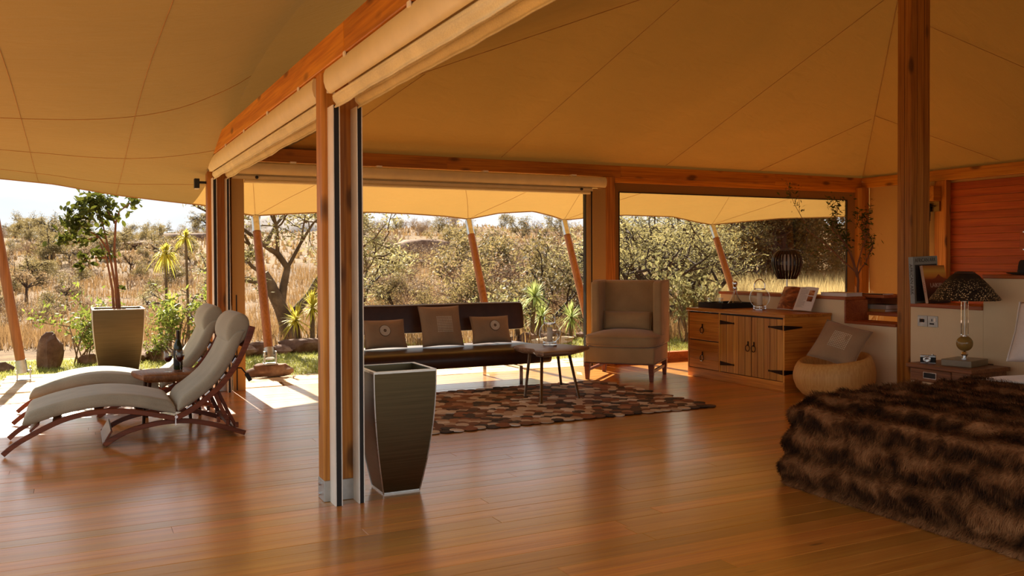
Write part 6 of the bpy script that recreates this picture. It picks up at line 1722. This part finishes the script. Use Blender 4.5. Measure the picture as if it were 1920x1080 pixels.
put(AC, 'acacia_tree', 'greyish acacia crown just right of the nearest post', 'tree', 672, 24, 0.72)
for i in range(34):     # behind the sofa: open bush, then the thicket to the right
    u = rnd.uniform(680, 880); d = rnd.uniform(19, 46)
    put(TH if rnd.random() < .8 else OL, 'thicket_bush', 'dry brown bush in the grassland behind the sofa', 'bush', u, d, rnd.uniform(.5, .85) * (0.62 + d / 90), 'bushes behind the sofa')
for i in range(56):
    u = rnd.uniform(860, 1140); d = rnd.uniform(17.5, 38)
    put(TH if rnd.random() < .85 else OL, 'thicket_bush', 'tall bare-twigged bush in the thicket behind the yuccas', 'bush', u, d, rnd.uniform(.75, 1.15) * (0.72 + d / 75), 'thicket behind the yuccas')
for i in range(40):
    u = rnd.uniform(640, 1160); d = rnd.uniform(60, 118)
    put(OL + TH, 'hill_bush', 'rounded bush on the upper hill above the sofa', 'bush', u, d, rnd.uniform(.8, 1.4), 'bushes on the upper hill')
for u, d, s in ((1185, 16.5, .85), (1245, 18.5, 1.0), (1310, 19, .85), (1215, 22, 1.1), (1290, 24, 1.2), (1345, 26, 1.1), (1150, 20, 1.0)):
    put(AC, 'acacia_tree', 'feathery green acacia outside the left half of the picture window', 'tree', u, d, s, 'acacias outside the picture window')
for i in range(26):
    u = rnd.uniform(1330, 1700); d = rnd.uniform(25, 46)
    put(WD, 'woodland_tree', 'dark woodland tree beyond the dry grass outside the picture window', 'tree', u, d, rnd.uniform(.7, 1.05), 'woodland outside the picture window')
for i in range(16):
    u = rnd.uniform(1160, 1620); d = rnd.uniform(26, 34)
    put(TH + OL, 'thicket_bush', 'brown bush under the trees outside the picture window', 'bush', u, d, rnd.uniform(.6, 1.0), 'bushes under the woodland')
# rock ledges on the hill
for i, (u, d, sx, sz, lab) in enumerate(((300, 84, 5.5, 1.1, 'long dark rock ledge on the far left slope'), (362, 88, 5.0, 1.5, 'dark rock ledge on the slope beside the corner post'), (790, 60, 3.2, 1.3, 'dark rock outcrop high on the hill above the sofa'), (725, 46, 3.0, 0.9, 'low shaded rock bank on the hill left above the sofa'))):
    x, y, z = spot(u, d)
    rock('rock_ledge', lab, (x, y, z - 0.3), (sx, 1.6, sz), 31 + i * 3.3, None, 'rock', None, 0.2, rz=-YAW)
# koppie far behind
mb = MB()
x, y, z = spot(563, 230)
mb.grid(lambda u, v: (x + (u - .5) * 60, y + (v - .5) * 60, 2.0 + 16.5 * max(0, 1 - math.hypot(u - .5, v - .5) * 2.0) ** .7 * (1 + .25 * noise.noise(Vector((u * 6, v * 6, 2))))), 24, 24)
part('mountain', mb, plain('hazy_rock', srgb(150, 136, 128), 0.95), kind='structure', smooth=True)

# ---- grass: nobody could count it
def blade_field(name, label, P, H, W, mat, lean=0.35):
    n = len(P)
    a = nr.uniform(0, 2 * PI, n); ln = nr.uniform(0, lean, n)
    sd = np.stack([np.cos(a), np.sin(a), np.zeros(n)], 1) * (W / 2)[:, None]
    b = nr.uniform(0, 2 * PI, n)
    off = np.stack([np.cos(b) * ln, np.sin(b) * ln, np.ones(n)], 1) * H[:, None]
    mid = P + off * np.array([.35, .35, .55])
    VV = np.stack([P - sd, P + sd, mid + sd * .7, mid - sd * .7, P + off], 1).reshape(-1, 3)
    base = np.arange(n)[:, None] * 5
    F = np.concatenate([base + np.array([[0, 1, 2]]), base + np.array([[0, 2, 3]]), base + np.array([[3, 2, 4]])])
    me = np_mesh(name, VV, F, mat)
    o = bpy.data.objects.new(name, me); COL.objects.link(o)
    return tag(o, label, 'grass', None, 'stuff')
n = 60000
px = nr.uniform(-2.2, 11.5, n); py = nr.uniform(10.6, 13.9, n)
ok = ~((py < 10.74) & (px > -0.8)) & ~((px < 1.38) & (px > -0.8) & (py < 11.93))
px, py = px[ok], py[ok]
P = np.stack([px, py, np.full(len(px), -0.036)], 1)
blade_field('lawn_grass', 'short green lawn grass beyond the terrace slabs', P, nr.uniform(.02, .055, len(px)), nr.uniform(.006, .012, len(px)), M['lawngrass'], 0.9)
lawn = part('lawn', MB().grid(lambda u, v: (-2.4 + 14.2 * u, 10.6 + 3.6 * v, -0.034), 8, 4), plain('lawn_soil', srgb(128, 122, 62), 0.95, var=0.12, scale=3), kind='structure')
def grass_pts(n, u0, u1, d0, d1, pw=1.0, clump=0.0):
    d = d0 + (d1 - d0) * nr.random(n) ** pw; u = nr.uniform(u0, u1, n)
    lat = (u - 960) / 1655.8 * d
    x = 0.444 * d + 0.896 * lat; y = 0.896 * d - 0.444 * lat
    keep = np.array([noise.noise(Vector((a * .5, b * .5, 9))) + 0.5 * noise.noise(Vector((a * 1.7, b * 1.7, 3))) > -clump + rnd.uniform(-.3, .3) for a, b in zip(x, y)])
    x, y = x[keep], y[keep]
    return np.array([[a, b, land(a, b) - 0.03] for a, b in zip(x, y)])
P = grass_pts(46000, -150, 1180, 13.9, 48, 1.3, 0.12)
dd = 0.444 * P[:, 0] + 0.896 * P[:, 1]
blade_field('dry_grass', 'tall dry golden grass covering the slope beyond the lawn', P, nr.uniform(.16, .46, len(P)) * (0.8 + dd / 120), nr.uniform(.010, .022, len(P)) * (0.6 + dd / 30), M['drygrass'], 0.45)
P = grass_pts(12000, -150, 1180, 48, 120, 1.0, -0.1)
blade_field('dry_grass', 'dry golden grass tufts on the upper slopes', P, nr.uniform(.25, .55, len(P)), nr.uniform(.1, .3, len(P)), M['drygrass'], 0.45)
P = grass_pts(26000, 1330, 1700, 16.5, 28, 1.0, 0.5)
blade_field('dry_grass', 'tall pale dry grass outside the right half of the picture window', P, nr.uniform(.35, 0.95, len(P)), nr.uniform(.008, .018, len(P)), M['palegrass'], 0.5)
P = grass_pts(6000, 1150, 1340, 15, 24, 1.0, 0.3)
blade_field('dry_grass', 'dry grass under the acacias outside the picture window', P, nr.uniform(.2, .5, len(P)), nr.uniform(.008, .018, len(P)), M['drygrass'], 0.5)
